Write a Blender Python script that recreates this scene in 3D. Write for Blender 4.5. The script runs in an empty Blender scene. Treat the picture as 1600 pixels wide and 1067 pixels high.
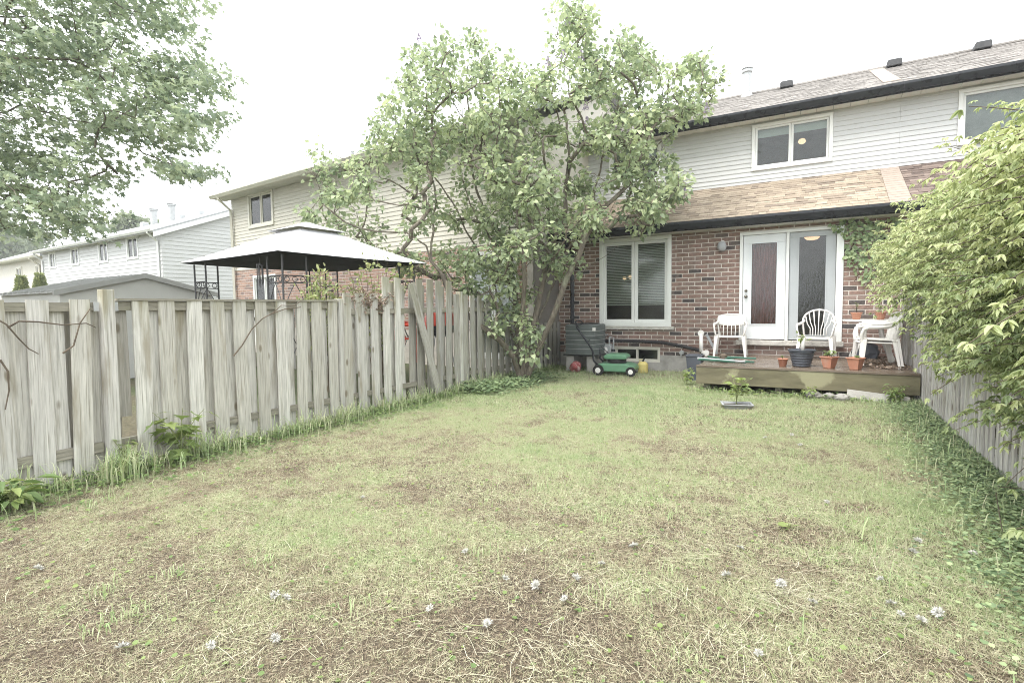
import bpy, math, random
import numpy as np
from mathutils import Matrix, Vector

random.seed(7)
RNG = np.random.default_rng(7)
SC = bpy.context.scene
COL = SC.collection

# ------------------------------------------------------------------ camera
FPX = 820.0855                      # focal length in photo pixels (photo 1600 x 1067)
CU, CV = 800.0, 533.5
EYE = np.array([0.0, 0.0, 1.45])
RW = np.array([[0.86577922, 0.02042507, -0.50000915],      # rows: world X, Y, Z in camera axes (x right, y down, z forward)
               [0.50025296, -0.0616101, 0.86368465],
               [-0.01316479, -0.99789128, -0.06355845]])
cam_data = bpy.data.cameras.new('camera')
cam_data.sensor_width = 36.0
cam_data.lens = FPX / 1600.0 * 36.0
cam_data.clip_start = 0.05
cam_data.clip_end = 2000.0
cam = bpy.data.objects.new('camera', cam_data)
COL.objects.link(cam)
right, up, back = RW[:, 0], -RW[:, 1], -RW[:, 2]
cam.matrix_world = Matrix(((right[0], up[0], back[0], EYE[0]),
                           (right[1], up[1], back[1], EYE[1]),
                           (right[2], up[2], back[2], EYE[2]),
                           (0, 0, 0, 1)))
SC.camera = cam

# ------------------------------------------------------------------ sky, sun, exposure (overcast, raining)
SUN_EL, SUN_AZ = 62.0, 200.0
world = bpy.data.worlds.new('World')
SC.world = world
world.use_nodes = True
nt = world.node_tree
nt.nodes.clear()
w_out = nt.nodes.new('ShaderNodeOutputWorld')
w_bg = nt.nodes.new('ShaderNodeBackground')
w_sky = nt.nodes.new('ShaderNodeTexSky')
w_sky.sky_type = 'NISHITA'
w_sky.sun_disc = False
w_sky.sun_elevation = math.radians(SUN_EL)
w_sky.sun_rotation = math.radians(SUN_AZ)
w_sky.dust_density = 6.0
w_mix = nt.nodes.new('ShaderNodeMixRGB')          # an even cloud layer hides most of the blue
w_mix.inputs[0].default_value = 0.9
w_mix.inputs[2].default_value = (8.7, 9.0, 9.1, 1)
w_bg.inputs[1].default_value = 0.1
nt.links.new(w_sky.outputs[0], w_mix.inputs[1])
nt.links.new(w_mix.outputs[0], w_bg.inputs[0])
nt.links.new(w_bg.outputs[0], w_out.inputs[0])

sun_data = bpy.data.lights.new('sun', 'SUN')
sun_data.energy = 1.4
sun_data.angle = math.radians(28)
sun_data.color = (1.0, 0.975, 0.94)
sun = bpy.data.objects.new('sun', sun_data)
COL.objects.link(sun)
sun.rotation_euler = (math.radians(90 - SUN_EL), 0, math.radians(180 - SUN_AZ))
sun.location = (0, -5, 20)

SC.view_settings.view_transform = 'Standard'
SC.view_settings.look = 'None'
SC.view_settings.exposure = 1.7
SC.view_settings.gamma = 1.0
SC.view_settings.use_curve_mapping = False
SC.render.engine = 'CYCLES'
SC.cycles.use_denoising = True
SC.cycles.denoising_prefilter = 'NONE'
SC.cycles.filter_width = 1.0
SC.cycles.max_bounces = 6
SC.cycles.diffuse_bounces = 3
SC.cycles.glossy_bounces = 2
SC.cycles.transparent_max_bounces = 16
SC.cycles.volume_bounces = 0

# ------------------------------------------------------------------ pixel -> point helpers (a ray cut by the plane a thing stands on)
def ray(u, v): return RW @ np.array([u - CU, v - CV, FPX])
def at_y(u, v, y): r = ray(u, v); return EYE + r * (y / r[1])
def at_x(u, v, x): r = ray(u, v); return EYE + r * (x / r[0])
def at_z(u, v, z): r = ray(u, v); return EYE + r * ((z - EYE[2]) / r[2])
def at_d(u, v, d): return EYE + ray(u, v) / FPX * d
def depth_of(p): return float((np.asarray(p, float) - EYE) @ RW[:, 2])
def px_of(p):
    c = RW.T @ (np.asarray(p, float) - EYE)
    return CU + FPX * c[0] / c[2], CV + FPX * c[1] / c[2]

# ------------------------------------------------------------------ materials
MATS = {}
def nodes_of(name):
    m = bpy.data.materials.new(name); m.use_nodes = True
    t = m.node_tree; t.nodes.clear()
    return m, t, t.nodes.new('ShaderNodeOutputMaterial')

def vary_fac(t):
    """0..1 that differs from piece to piece: the mesh's own tint where it has one, else the object's random number."""
    a = t.nodes.new('ShaderNodeAttribute'); a.attribute_name = 'tint'
    o = t.nodes.new('ShaderNodeObjectInfo')
    less = t.nodes.new('ShaderNodeMath'); less.operation = 'LESS_THAN'; less.inputs[1].default_value = 1e-4
    t.links.new(a.outputs['Fac'], less.inputs[0])
    ma = t.nodes.new('ShaderNodeMath'); ma.operation = 'MULTIPLY_ADD'
    t.links.new(less.outputs[0], ma.inputs[0]); t.links.new(o.outputs['Random'], ma.inputs[1]); t.links.new(a.outputs['Fac'], ma.inputs[2])
    return ma.outputs[0], o.outputs['Random']

def ramp_node(t, stops, src):
    r = t.nodes.new('ShaderNodeValToRGB')
    el = r.color_ramp.elements
    while len(el) < len(stops): el.new(0.5)
    for e, (p, c) in zip(el, stops): e.position = p; e.color = (*c, 1)
    t.links.new(src, r.inputs[0])
    return r.outputs[0]

def vmat(name, stops, rough=0.75, scale=6.0, stretch=(1, 1, 1), mott=0.25, bump=0.15, detail=6.0, spec=0.3, fine=None, stain=None, metal=0.0, world_co=False, rough_var=0.0):
    """Opaque surface: colour per piece from a ramp, mottled by a stretched noise; stain = (scale, low, high, colour) blotches."""
    m, t, out = nodes_of(name)
    L = t.links.new
    b = t.nodes.new('ShaderNodeBsdfPrincipled')
    b.inputs['Roughness'].default_value = rough
    b.inputs['Specular IOR Level'].default_value = spec
    b.inputs['Metallic'].default_value = metal
    fac, rnd = vary_fac(t)
    if isinstance(stops, tuple): stops = [(0.0, stops), (1.0, stops)]
    colr = ramp_node(t, stops, fac)
    if world_co:
        g = t.nodes.new('ShaderNodeNewGeometry'); co = g.outputs['Position']
    else:
        tc = t.nodes.new('ShaderNodeTexCoord'); co = tc.outputs['Object']
    add = t.nodes.new('ShaderNodeVectorMath'); add.operation = 'ADD'
    sc_ = t.nodes.new('ShaderNodeVectorMath'); sc_.operation = 'SCALE'
    sc_.inputs[0].default_value = (37.0, 51.0, 43.0)
    L(rnd, sc_.inputs['Scale']); L(co, add.inputs[0])
    if not world_co: L(sc_.outputs[0], add.inputs[1])
    mp = t.nodes.new('ShaderNodeMapping'); mp.inputs['Scale'].default_value = stretch
    L(add.outputs[0], mp.inputs['Vector'])
    n = t.nodes.new('ShaderNodeTexNoise'); n.inputs['Scale'].default_value = scale; n.inputs['Detail'].default_value = detail
    n.inputs['Roughness'].default_value = 0.62
    L(mp.outputs[0], n.inputs['Vector'])
    mr = t.nodes.new('ShaderNodeMapRange'); mr.inputs[1].default_value = 0.25; mr.inputs[2].default_value = 0.75
    mr.inputs[3].default_value = 1 - mott; mr.inputs[4].default_value = 1 + mott
    L(n.outputs['Fac'], mr.inputs[0])
    mul = t.nodes.new('ShaderNodeVectorMath'); mul.operation = 'SCALE'
    L(colr, mul.inputs[0]); L(mr.outputs[0], mul.inputs['Scale'])
    c = mul.outputs[0]
    if stain:
        ss, lo, hi, sc2 = stain[:4]
        ns = t.nodes.new('ShaderNodeTexNoise'); ns.inputs['Scale'].default_value = ss; ns.inputs['Detail'].default_value = 5
        L(add.outputs[0], ns.inputs['Vector'])
        rs = t.nodes.new('ShaderNodeMapRange'); rs.inputs[1].default_value = lo; rs.inputs[2].default_value = hi
        L(ns.outputs['Fac'], rs.inputs[0])
        mx = t.nodes.new('ShaderNodeMixRGB'); mx.inputs[2].default_value = (*sc2, 1)
        L(rs.outputs[0], mx.inputs[0]); L(c, mx.inputs[1]); c = mx.outputs[0]
    L(c, b.inputs['Base Color'])
    if rough_var:
        rr = t.nodes.new('ShaderNodeMapRange'); rr.inputs[1].default_value = 0.35; rr.inputs[2].default_value = 0.65
        rr.inputs[3].default_value = max(0.03, rough - rough_var); rr.inputs[4].default_value = min(1, rough + rough_var)
        L(n.outputs['Fac'], rr.inputs[0]); L(rr.outputs[0], b.inputs['Roughness'])
    if bump:
        bp = t.nodes.new('ShaderNodeBump'); bp.inputs['Strength'].default_value = bump; bp.inputs['Distance'].default_value = 0.02
        src = n.outputs['Fac']
        if fine:
            nf = t.nodes.new('ShaderNodeTexNoise'); nf.inputs['Scale'].default_value = fine; nf.inputs['Detail'].default_value = 3
            L(add.outputs[0], nf.inputs['Vector']); src = nf.outputs['Fac']
        L(src, bp.inputs['Height']); L(bp.outputs[0], b.inputs['Normal'])
    L(b.outputs[0], out.inputs[0])
    MATS[name] = m
    return m

def leafmat(name, stops, trans=0.35, rough=0.45, spec=0.4):
    m, t, out = nodes_of(name); L = t.links.new
    fac, rnd = vary_fac(t)
    c = ramp_node(t, stops, fac)
    b = t.nodes.new('ShaderNodeBsdfPrincipled'); b.inputs['Roughness'].default_value = rough
    b.inputs['Specular IOR Level'].default_value = spec
    L(c, b.inputs['Base Color'])
    tr = t.nodes.new('ShaderNodeBsdfTranslucent')
    hs = t.nodes.new('ShaderNodeHueSaturation'); hs.inputs['Hue'].default_value = 0.49; hs.inputs['Saturation'].default_value = 1.1; hs.inputs['Value'].default_value = 1.25
    L(c, hs.inputs['Color']); L(hs.outputs[0], tr.inputs['Color'])
    mx = t.nodes.new('ShaderNodeMixShader'); mx.inputs[0].default_value = trans
    L(b.outputs[0], mx.inputs[1]); L(tr.outputs[0], mx.inputs[2]); L(mx.outputs[0], out.inputs[0])
    MATS[name] = m
    return m

def glassmat(name, tint=(0.9, 0.93, 0.92), refl=0.9, wave=0.0):
    """A thin pane: see-through with a Fresnel reflection."""
    m, t, out = nodes_of(name); L = t.links.new
    tp = t.nodes.new('ShaderNodeBsdfTransparent'); tp.inputs[0].default_value = (*tint, 1)
    gl = t.nodes.new('ShaderNodeBsdfGlossy'); gl.inputs['Roughness'].default_value = 0.02
    gl.inputs['Color'].default_value = (refl, refl, refl, 1)
    fr = t.nodes.new('ShaderNodeFresnel'); fr.inputs['IOR'].default_value = 1.5
    if wave:
        tc = t.nodes.new('ShaderNodeTexCoord'); mp = t.nodes.new('ShaderNodeMapping'); mp.inputs['Scale'].default_value = (26, 26, 3.5)
        n = t.nodes.new('ShaderNodeTexNoise'); n.inputs['Scale'].default_value = 2.0; n.inputs['Detail'].default_value = 3
        bp = t.nodes.new('ShaderNodeBump'); bp.inputs['Strength'].default_value = wave; bp.inputs['Distance'].default_value = 0.01
        L(tc.outputs['Object'], mp.inputs[0]); L(mp.outputs[0], n.inputs[0]); L(n.outputs[0], bp.inputs['Height'])
        L(bp.outputs[0], gl.inputs['Normal'])
    mx = t.nodes.new('ShaderNodeMixShader')
    L(fr.outputs[0], mx.inputs[0]); L(tp.outputs[0], mx.inputs[1]); L(gl.outputs[0], mx.inputs[2]); L(mx.outputs[0], out.inputs[0])
    MATS[name] = m
    return m

def emitmat(name, colr, strength):
    m, t, out = nodes_of(name)
    e = t.nodes.new('ShaderNodeEmission'); e.inputs[0].default_value = (*colr, 1); e.inputs[1].default_value = strength
    t.links.new(e.outputs[0], out.inputs[0]); MATS[name] = m
    return m

vmat('brick', [(0, (.235, .155, .128)), (.3, (.285, .19, .157)), (.6, (.23, .164, .138)), (.85, (.275, .203, .172)), (.93, (.1, .085, .08)), (1, (.08, .073, .073))], rough=.85, scale=14, mott=.28, bump=.5, fine=90, stain=(9, .58, .85, (.27, .21, .185)))
vmat('brick_far', [(0, (.36, .23, .18)), (.6, (.42, .28, .23)), (.95, (.22, .17, .16)), (1, (.2, .16, .15))], rough=.85, scale=14, mott=.2, bump=.3)
vmat('mortar', (.62, .57, .52), rough=.95, scale=8, mott=.2, bump=.4, fine=120)
vmat('concrete', (.4, .385, .36), rough=.9, scale=4, mott=.25, bump=.4, fine=80, stain=(2.2, .55, .75, (.2, .2, .17)))
vmat('stone_sill', (.5, .48, .44), rough=.9, scale=9, mott=.25, bump=.6, fine=60)
vmat('siding_white', [(0, (.525, .53, .525)), (1, (.56, .565, .56))], rough=.5, scale=1.2, mott=.05, bump=.05, stretch=(.3, 1, 1))
vmat('siding_beige', [(0, (.58, .555, .485)), (1, (.62, .59, .52))], rough=.5, scale=1.2, mott=.05, bump=.05)
vmat('vinyl_white', (.76, .77, .75), rough=.35, scale=3, mott=.05, bump=.03)
vmat('vinyl_cream', (.68, .66, .58), rough=.4, scale=3, mott=.06, bump=.03)
vmat('door_white', (.72, .74, .75), rough=.35, scale=2, mott=.05, bump=.04)
vmat('door_grey', (.42, .44, .45), rough=.4, scale=2, mott=.06, bump=.03)
vmat('black_metal', (.028, .03, .035), rough=.35, scale=6, mott=.3, bump=.06, rough_var=.15)
vmat('dark_metal', (.06, .06, .062), rough=.5, scale=9, mott=.3, bump=.08)
vmat('grey_metal', (.42, .43, .43), rough=.45, scale=5, mott=.15, bump=.05, metal=.3)
vmat('soffit', [(0, (.6, .59, .54)), (1, (.66, .65, .6))], rough=.6, scale=4, mott=.08, bump=.05, stain=(3, .6, .85, (.42, .4, .34)))
vmat('shingle_tan', [(0, (.2, .162, .128)), (.2, (.27, .218, .168)), (.6, (.32, .262, .2)), (1, (.38, .315, .245))], rough=.9, scale=40, mott=.2, bump=.5, fine=160)
vmat('shingle_dark', [(0, (.1, .075, .065)), (.5, (.17, .13, .11)), (1, (.23, .18, .155))], rough=.9, scale=40, mott=.2, bump=.5, fine=160)
vmat('shingle_grey', [(0, (.2, .185, .172)), (.5, (.28, .26, .242)), (1, (.37, .345, .325))], rough=.9, scale=30, mott=.2, bump=.5, fine=120)
vmat('shingle_far', (.36, .37, .38), rough=.9, scale=14, mott=.2, bump=.4)
vmat('flashing', (.31, .255, .215), rough=.8, scale=9, mott=.15)
vmat('room_dark', (.2, .18, .165), rough=.9, scale=2, mott=.2, bump=0)
vmat('room_warm', (.3, .21, .17), rough=.9, scale=2, mott=.2, bump=0)
vmat('blind', (.78, .78, .72), rough=.7, scale=3, mott=.05, bump=0)
vmat('blind_pale', (.62, .66, .62), rough=.7, scale=3, mott=.05, bump=0)
vmat('curtain_red', [(0, (.34, .1, .09)), (1, (.38, .15, .11))], rough=.9, scale=5, stretch=(14, 1, .5), mott=.5, bump=.2)
vmat('curtain_white', (.62, .62, .6), rough=.9, scale=5, stretch=(14, 1, .5), mott=.2, bump=.2)
def woodmat(name, stops, dark, top):
    """Old sawn boards: long grain, fine fibres, knots and a damp stain at the upper end."""
    m = vmat(name, stops, rough=.85, scale=3.0, stretch=(15, 15, .8), mott=.3, bump=0, detail=9)
    t = m.node_tree; L = t.links.new; b = next(n for n in t.nodes if n.type == 'BSDF_PRINCIPLED'); c = b.inputs['Base Color'].links[0].from_socket
    add = next(n for n in t.nodes if n.type == 'VECT_MATH' and n.operation == 'ADD'); tc = next(n for n in t.nodes if n.type == 'TEX_COORD')
    def mapped(sc):
        q = t.nodes.new('ShaderNodeMapping'); q.inputs['Scale'].default_value = sc; L(add.outputs[0], q.inputs[0]); return q.outputs[0]
    def rng(src, a, b_, c_=0., d=1.):
        q = t.nodes.new('ShaderNodeMapRange'); q.inputs[1].default_value = a; q.inputs[2].default_value = b_; q.inputs[3].default_value = c_; q.inputs[4].default_value = d; L(src, q.inputs[0]); return q.outputs[0]
    def mix(f, c0, col, mode='MIX'):
        q = t.nodes.new('ShaderNodeMixRGB'); q.blend_type = mode; L(f, q.inputs[0]); L(c0, q.inputs[1]); q.inputs[2].default_value = (*col, 1); return q.outputs[0]
    n1 = t.nodes.new('ShaderNodeTexNoise'); n1.inputs['Scale'].default_value = 1.0; n1.inputs['Detail'].default_value = 6; L(mapped((110, 110, 3.0)), n1.inputs['Vector'])
    c = mix(rng(n1.outputs[0], .5, .72, 0, .75), c, dark)
    v = t.nodes.new('ShaderNodeTexVoronoi'); v.inputs['Scale'].default_value = 1.0; L(mapped((5.2, 5.2, 2.3)), v.inputs['Vector'])
    c = mix(rng(v.outputs['Distance'], .14, .07, 0, .8), c, (dark[0] * .8, dark[1] * .7, dark[2] * .6))
    w = t.nodes.new('ShaderNodeTexNoise'); w.inputs['Scale'].default_value = 1.0; w.inputs['Detail'].default_value = 4; L(mapped((9, 9, 1.6)), w.inputs['Vector'])
    sx = t.nodes.new('ShaderNodeSeparateXYZ'); L(tc.outputs['Object'], sx.inputs[0])
    ma = t.nodes.new('ShaderNodeMath'); ma.operation = 'MULTIPLY_ADD'; ma.inputs[1].default_value = 1.5; L(w.outputs[0], ma.inputs[0]); L(sx.outputs['Z'], ma.inputs[2])
    c = mix(rng(ma.outputs[0], 2.1, 2.5, 0, .7), c, top)
    c = mix(rng(w.outputs[0], .55, .7, 0, .6), c, (dark[0] * 1.25, dark[1] * 1.15, dark[2]))
    L(c, b.inputs['Base Color'])
    bp = t.nodes.new('ShaderNodeBump'); bp.inputs['Strength'].default_value = .5; bp.inputs['Distance'].default_value = .004; L(n1.outputs[0], bp.inputs['Height']); L(bp.outputs[0], b.inputs['Normal'])
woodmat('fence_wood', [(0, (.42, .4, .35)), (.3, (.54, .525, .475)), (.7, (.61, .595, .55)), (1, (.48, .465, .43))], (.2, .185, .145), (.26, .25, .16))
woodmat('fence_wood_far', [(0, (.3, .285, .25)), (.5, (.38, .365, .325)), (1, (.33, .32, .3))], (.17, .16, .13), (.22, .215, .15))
vmat('rail_wood', [(0, (.24, .225, .18)), (1, (.3, .28, .23))], rough=.85, scale=3, stretch=(16, .9, 16), mott=.4, bump=.6, detail=8, stain=(2, .5, .7, (.17, .17, .11)))
woodmat('picket_wood', [(0, (.44, .42, .4)), (.5, (.53, .51, .49)), (1, (.6, .585, .565))], (.2, .185, .17), (.28, .27, .22))
vmat('deck_wood', [(0, (.1, .072, .052)), (.5, (.135, .1, .072)), (1, (.16, .125, .097))], rough=.22, scale=3, stretch=(.8, 14, 14), mott=.4, bump=.25, detail=8, spec=.6, rough_var=.18)
vmat('fascia_wood', (.15, .135, .085), rough=.5, scale=2.2, stretch=(.7, 5, 3), mott=.45, bump=.4, detail=8, stain=(1.9, .53, .58, (.28, .265, .17)))
vmat('soil', (.065, .048, .035), rough=.95, scale=30, mott=.5, bump=1.0)
vmat('plastic_white', (.77, .75, .72), rough=.38, scale=3, mott=.07, bump=.03, stain=(3.5, .56, .8, (.58, .55, .49)))
vmat('plastic_dark', (.085, .092, .11), rough=.4, scale=4, mott=.15, bump=.03)
vmat('plastic_grey', (.36, .37, .38), rough=.5, scale=6, mott=.2, bump=.1)
vmat('plastic_red', (.62, .07, .04), rough=.3, scale=4, mott=.12, bump=.02)
vmat('terracotta', [(0, (.42, .19, .125)), (1, (.47, .23, .155))], rough=.7, scale=7, mott=.15, bump=.1, stain=(5, .6, .85, (.5, .36, .29)))
vmat('mower_green', (.14, .29, .18), rough=.35, scale=5, mott=.15, bump=.03)
vmat('tyre', (.03, .03, .03), rough=.8, scale=8, mott=.2, bump=.1)
vmat('fuel_yellow', (.62, .52, .2), rough=.5, scale=5, mott=.2, bump=.03)
vmat('parasol_green', (.045, .12, .085), rough=.7, scale=9, mott=.3, bump=.15)
vmat('ac_green_grey', (.16, .18, .175), rough=.5, scale=4, mott=.18, bump=.05)
vmat('pipe_black', (.035, .033, .035), rough=.6, scale=6, mott=.2, bump=.05)
vmat('canopy', (.6, .6, .61), rough=.8, scale=2, mott=.06, bump=.05)
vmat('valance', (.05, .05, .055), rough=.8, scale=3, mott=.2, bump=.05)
vmat('shed_wall', (.52, .52, .5), rough=.6, scale=2, mott=.06, bump=.02)
vmat('shed_roof', (.36, .36, .35), rough=.55, scale=3, mott=.1, bump=.02)
vmat('bark', [(0, (.14, .12, .095)), (1, (.2, .175, .14))], rough=.9, scale=9, stretch=(3, 3, .8), mott=.5, bump=.9, detail=8, stain=(6, .56, .7, (.24, .25, .18)))
vmat('twig', [(0, (.1, .08, .06)), (1, (.15, .12, .09))], rough=.9, scale=9, mott=.4, bump=.3)
vmat('rock', [(0, (.2, .19, .17)), (1, (.32, .31, .29))], rough=.9, scale=6, mott=.35, bump=.8)
vmat('straw', [(0, (.3, .265, .18)), (.5, (.42, .395, .285)), (1, (.54, .515, .39))], rough=.8, scale=5, mott=.1, bump=0)
vmat('seed_fluff', (.6, .59, .54), rough=1, scale=30, mott=.1, bump=0)
vmat('knob', (.22, .2, .17), rough=.25, scale=5, mott=.1, bump=0, metal=.9)
leafmat('grass', [(0, (.25, .2, .145)), (.15, (.39, .335, .245)), (.34, (.55, .52, .37)), (.52, (.53, .56, .36)), (.8, (.4, .475, .26)), (1, (.28, .38, .19))], trans=.3, rough=.6, spec=.2)
leafmat('lilac_leaf', [(0, (.15, .2, .125)), (.4, (.29, .355, .215)), (.75, (.43, .495, .3)), (1, (.56, .62, .38))], trans=.42)
leafmat('maple_leaf', [(0, (.15, .2, .135)), (.5, (.29, .35, .23)), (1, (.44, .5, .32))], trans=.42)
leafmat('vine_leaf', [(0, (.14, .19, .095)), (.35, (.28, .345, .165)), (.7, (.42, .47, .24)), (1, (.55, .59, .33))], trans=.4)
leafmat('ivy_leaf', [(0, (.12, .18, .1)), (.5, (.25, .33, .175)), (1, (.42, .5, .27))], trans=.3)
leafmat('weed_leaf', [(0, (.1, .16, .06)), (.5, (.18, .26, .09)), (1, (.3, .36, .13))], trans=.35)
leafmat('far_leaf', [(0, (.16, .2, .13)), (1, (.28, .32, .2))], trans=.3)
leafmat('lilac_flower', [(0, (.3, .24, .36)), (.6, (.42, .36, .5)), (1, (.34, .26, .22))], trans=.3)
leafmat('spirea_leaf', [(0, (.16, .2, .09)), (.6, (.3, .34, .15)), (1, (.42, .45, .22))], trans=.35)
leafmat('brown_twiglet', [(0, (.2, .15, .11)), (1, (.32, .25, .2))], trans=.2)
glassmat('glass', (.82, .85, .83), 1.0, .12)
glassmat('glass_door', (.8, .82, .82), 1.0, .35)
emitmat('lamp_glow', (1.0, .7, .42), .5)
emitmat('lamp_glow_soft', (1.0, .6, .34), .55)

# ------------------------------------------------------------------ objects
INV = {}
def tag(o, label=None, cat=None, group=None, kind=None):
    if label: o['label'] = label
    if cat: o['category'] = cat
    if group: o['group'] = group
    if kind: o['kind'] = kind
    return o

def thing(name, label, cat, loc=(0, 0, 0), rz=0.0, group=None, local=False):
    """An Empty at the thing's base. local: its parts are built round its own origin, else in world coordinates."""
    o = bpy.data.objects.new(name, None); COL.objects.link(o)
    o.empty_display_size = 0.1
    o.location = loc; o.rotation_euler = (0, 0, rz)
    tag(o, label, cat, group)
    if not local:
        INV[o.name] = (Matrix.Translation(Vector(loc)) @ Matrix.Rotation(rz, 4, 'Z')).inverted()
    return o

def link(name, mesh, parent=None):
    o = bpy.data.objects.new(name, mesh); COL.objects.link(o)
    if parent is not None:
        o.parent = parent
        if parent.name in INV: o.matrix_parent_inverse = INV[parent.name]
    return o

def copy_tree(root, loc=None, rz=None, label=None):
    c = root.copy(); COL.objects.link(c)
    if loc is not None: c.location = loc
    if rz is not None: c.rotation_euler = (0, 0, rz)
    if label: c['label'] = label
    for ch in root.children:
        d = ch.copy(); COL.objects.link(d); d.parent = c
        for g in ch.children:
            e = g.copy(); COL.objects.link(e); e.parent = d
    return c

class MB:
    def __init__(self): self.v = []; self.f = []; self.t = None
    def add(self, vs, fs):
        n = len(self.v); self.v.extend([tuple(float(q) for q in p) for p in vs]); self.f.extend([tuple(i + n for i in f) for f in fs])
        return self
    def box(self, x0, x1, y0, y1, z0, z1, M=None):
        vs = [(x, y, z) for z in (z0, z1) for y in (y0, y1) for x in (x0, x1)]
        if M is not None: vs = [tuple(M @ Vector(p)) for p in vs]
        return self.add(vs, [(0, 2, 3, 1), (4, 5, 7, 6), (0, 1, 5, 4), (2, 6, 7, 3), (0, 4, 6, 2), (1, 3, 7, 5)])
    def prism(self, poly, axis, a, b):
        """poly in the two other axes, pushed out from a to b along axis."""
        n = len(poly); mk = {'x': lambda s, p: (s, p[0], p[1]), 'y': lambda s, p: (p[0], s, p[1]), 'z': lambda s, p: (p[0], p[1], s)}[axis]
        vs = [mk(a, p) for p in poly] + [mk(b, p) for p in poly]
        fs = [tuple(range(n))[::-1], tuple(range(n, 2 * n))] + [(i, (i + 1) % n, n + (i + 1) % n, n + i) for i in range(n)]
        return self.add(vs, fs)
    def tube(self, path, rad, n=6, flat=1.0, cap=True):
        P = [np.array(p, float) for p in path]
        if not hasattr(rad, '__len__'): rad = [rad] * len(P)
        vs = []; prev = None
        for i, p in enumerate(P):
            d = P[min(i + 1, len(P) - 1)] - P[max(i - 1, 0)]
            d = d / (np.linalg.norm(d) + 1e-9)
            ref = prev if prev is not None else (np.array([0, 0, 1.]) if abs(d[2]) < .9 else np.array([1., 0, 0]))
            a = ref - d * (ref @ d); a /= np.linalg.norm(a) + 1e-9
            b = np.cross(d, a); prev = a
            for k in range(n):
                th = 2 * math.pi * k / n
                vs.append(p + rad[i] * (math.cos(th) * a * flat + math.sin(th) * b))
        fs = []
        for i in range(len(P) - 1):
            for k in range(n):
                fs.append((i * n + k, i * n + (k + 1) % n, (i + 1) * n + (k + 1) % n, (i + 1) * n + k))
        if cap: fs += [tuple(range(n))[::-1], tuple(range((len(P) - 1) * n, len(P) * n))]
        return self.add(vs, fs)
    def lathe(self, prof, c=(0, 0, 0), n=20, axis='z', sq=0.0):
        vs = []; 
        for r, z in prof:
            for k in range(n):
                th = 2 * math.pi * (k + .5) / n
                x, y = math.cos(th), math.sin(th)
                if sq:
                    q = max(abs(x), abs(y)); s = (1 - sq) + sq / q; x *= s; y *= s
                p = (r * x, r * y, z) if axis == 'z' else ((z, r * x, r * y) if axis == 'x' else (r * x, z, r * y))
                vs.append((c[0] + p[0], c[1] + p[1], c[2] + p[2]))
        fs = []
        for i in range(len(prof) - 1):
            for k in range(n): fs.append((i * n + k, i * n + (k + 1) % n, (i + 1) * n + (k + 1) % n, (i + 1) * n + k))
        fs += [tuple(range(n))[::-1], tuple(range((len(prof) - 1) * n, len(prof) * n))]
        return self.add(vs, fs)
    def mesh(self, name, mat, smooth=False):
        me = bpy.data.meshes.new(name); me.from_pydata(self.v, [], self.f)
        if mat: me.materials.append(MATS[mat])
        if smooth:
            me.polygons.foreach_set('use_smooth', [True] * len(me.polygons))
        if self.t is not None:
            at = me.attributes.new('tint', 'FLOAT', 'FACE'); at.data.foreach_set('value', np.asarray(self.t, np.float32))
        me.update()
        return me
    def obj(self, name, mat, parent=None, smooth=False, bevel=0.0):
        o = link(name, self.mesh(name, mat, smooth), parent)
        if bevel:
            b = o.modifiers.new('bevel', 'BEVEL'); b.width = bevel; b.segments = 2; b.limit_method = 'ANGLE'
        return o

def fast_mesh(name, verts, tris, mat, tint=None, smooth=False):
    """A big triangle mesh straight from arrays."""
    me = bpy.data.meshes.new(name)
    verts = np.ascontiguousarray(verts, np.float32); tris = np.ascontiguousarray(tris, np.int32)
    me.vertices.add(len(verts)); me.vertices.foreach_set('co', verts.ravel())
    me.loops.add(tris.size); me.loops.foreach_set('vertex_index', tris.ravel())
    me.polygons.add(len(tris)); me.polygons.foreach_set('loop_start', np.arange(0, tris.size, 3, dtype=np.int32))
    if mat: me.materials.append(MATS[mat])
    if tint is not None:
        at = me.attributes.new('tint', 'FLOAT', 'POINT'); at.data.foreach_set('value', np.ascontiguousarray(np.clip(tint, .001, 1), np.float32))
    me.update(calc_edges=True)
    return me

# leaf shapes: (vertices with the stalk at the origin and the tip at y = 1, triangles)
LEAF = {
    'heart': ([(0, 0, 0), (.4, .08, .1), (.36, .5, .07), (0, 1, -.12), (-.36, .5, .07), (-.4, .08, .1)], [(0, 1, 2), (0, 2, 3), (0, 3, 4), (0, 4, 5)]),
    'lance': ([(0, 0, 0), (.2, .25, .06), (.17, .6, .02), (0, 1, -.2), (-.17, .6, .02), (-.2, .25, .06)], [(0, 1, 2), (0, 2, 3), (0, 3, 4), (0, 4, 5)]),
    'round': ([(0, 0, 0), (.45, .2, .08), (.4, .75, .05), (0, 1, 0), (-.4, .75, .05), (-.45, .2, .08)], [(0, 1, 2), (0, 2, 3), (0, 3, 4), (0, 4, 5)]),
    'maple': ([(0, 0, 0), (.42, .1, .05), (.22, .32, 0), (.55, .62, .03), (.14, .58, 0), (0, 1, -.1), (-.14, .58, 0), (-.55, .62, .03), (-.22, .32, 0), (-.42, .1, .05)],
              [(0, 1, 2), (0, 2, 4), (2, 3, 4), (0, 4, 6), (4, 5, 6), (0, 6, 8), (6, 7, 8), (0, 8, 9)]),
    'blade': ([(-.5, 0, 0), (.5, 0, 0), (0, 1, 0)], [(0, 1, 2)]),
}
def unit(a): return a / (np.linalg.norm(a, axis=-1, keepdims=True) + 1e-9)
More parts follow.
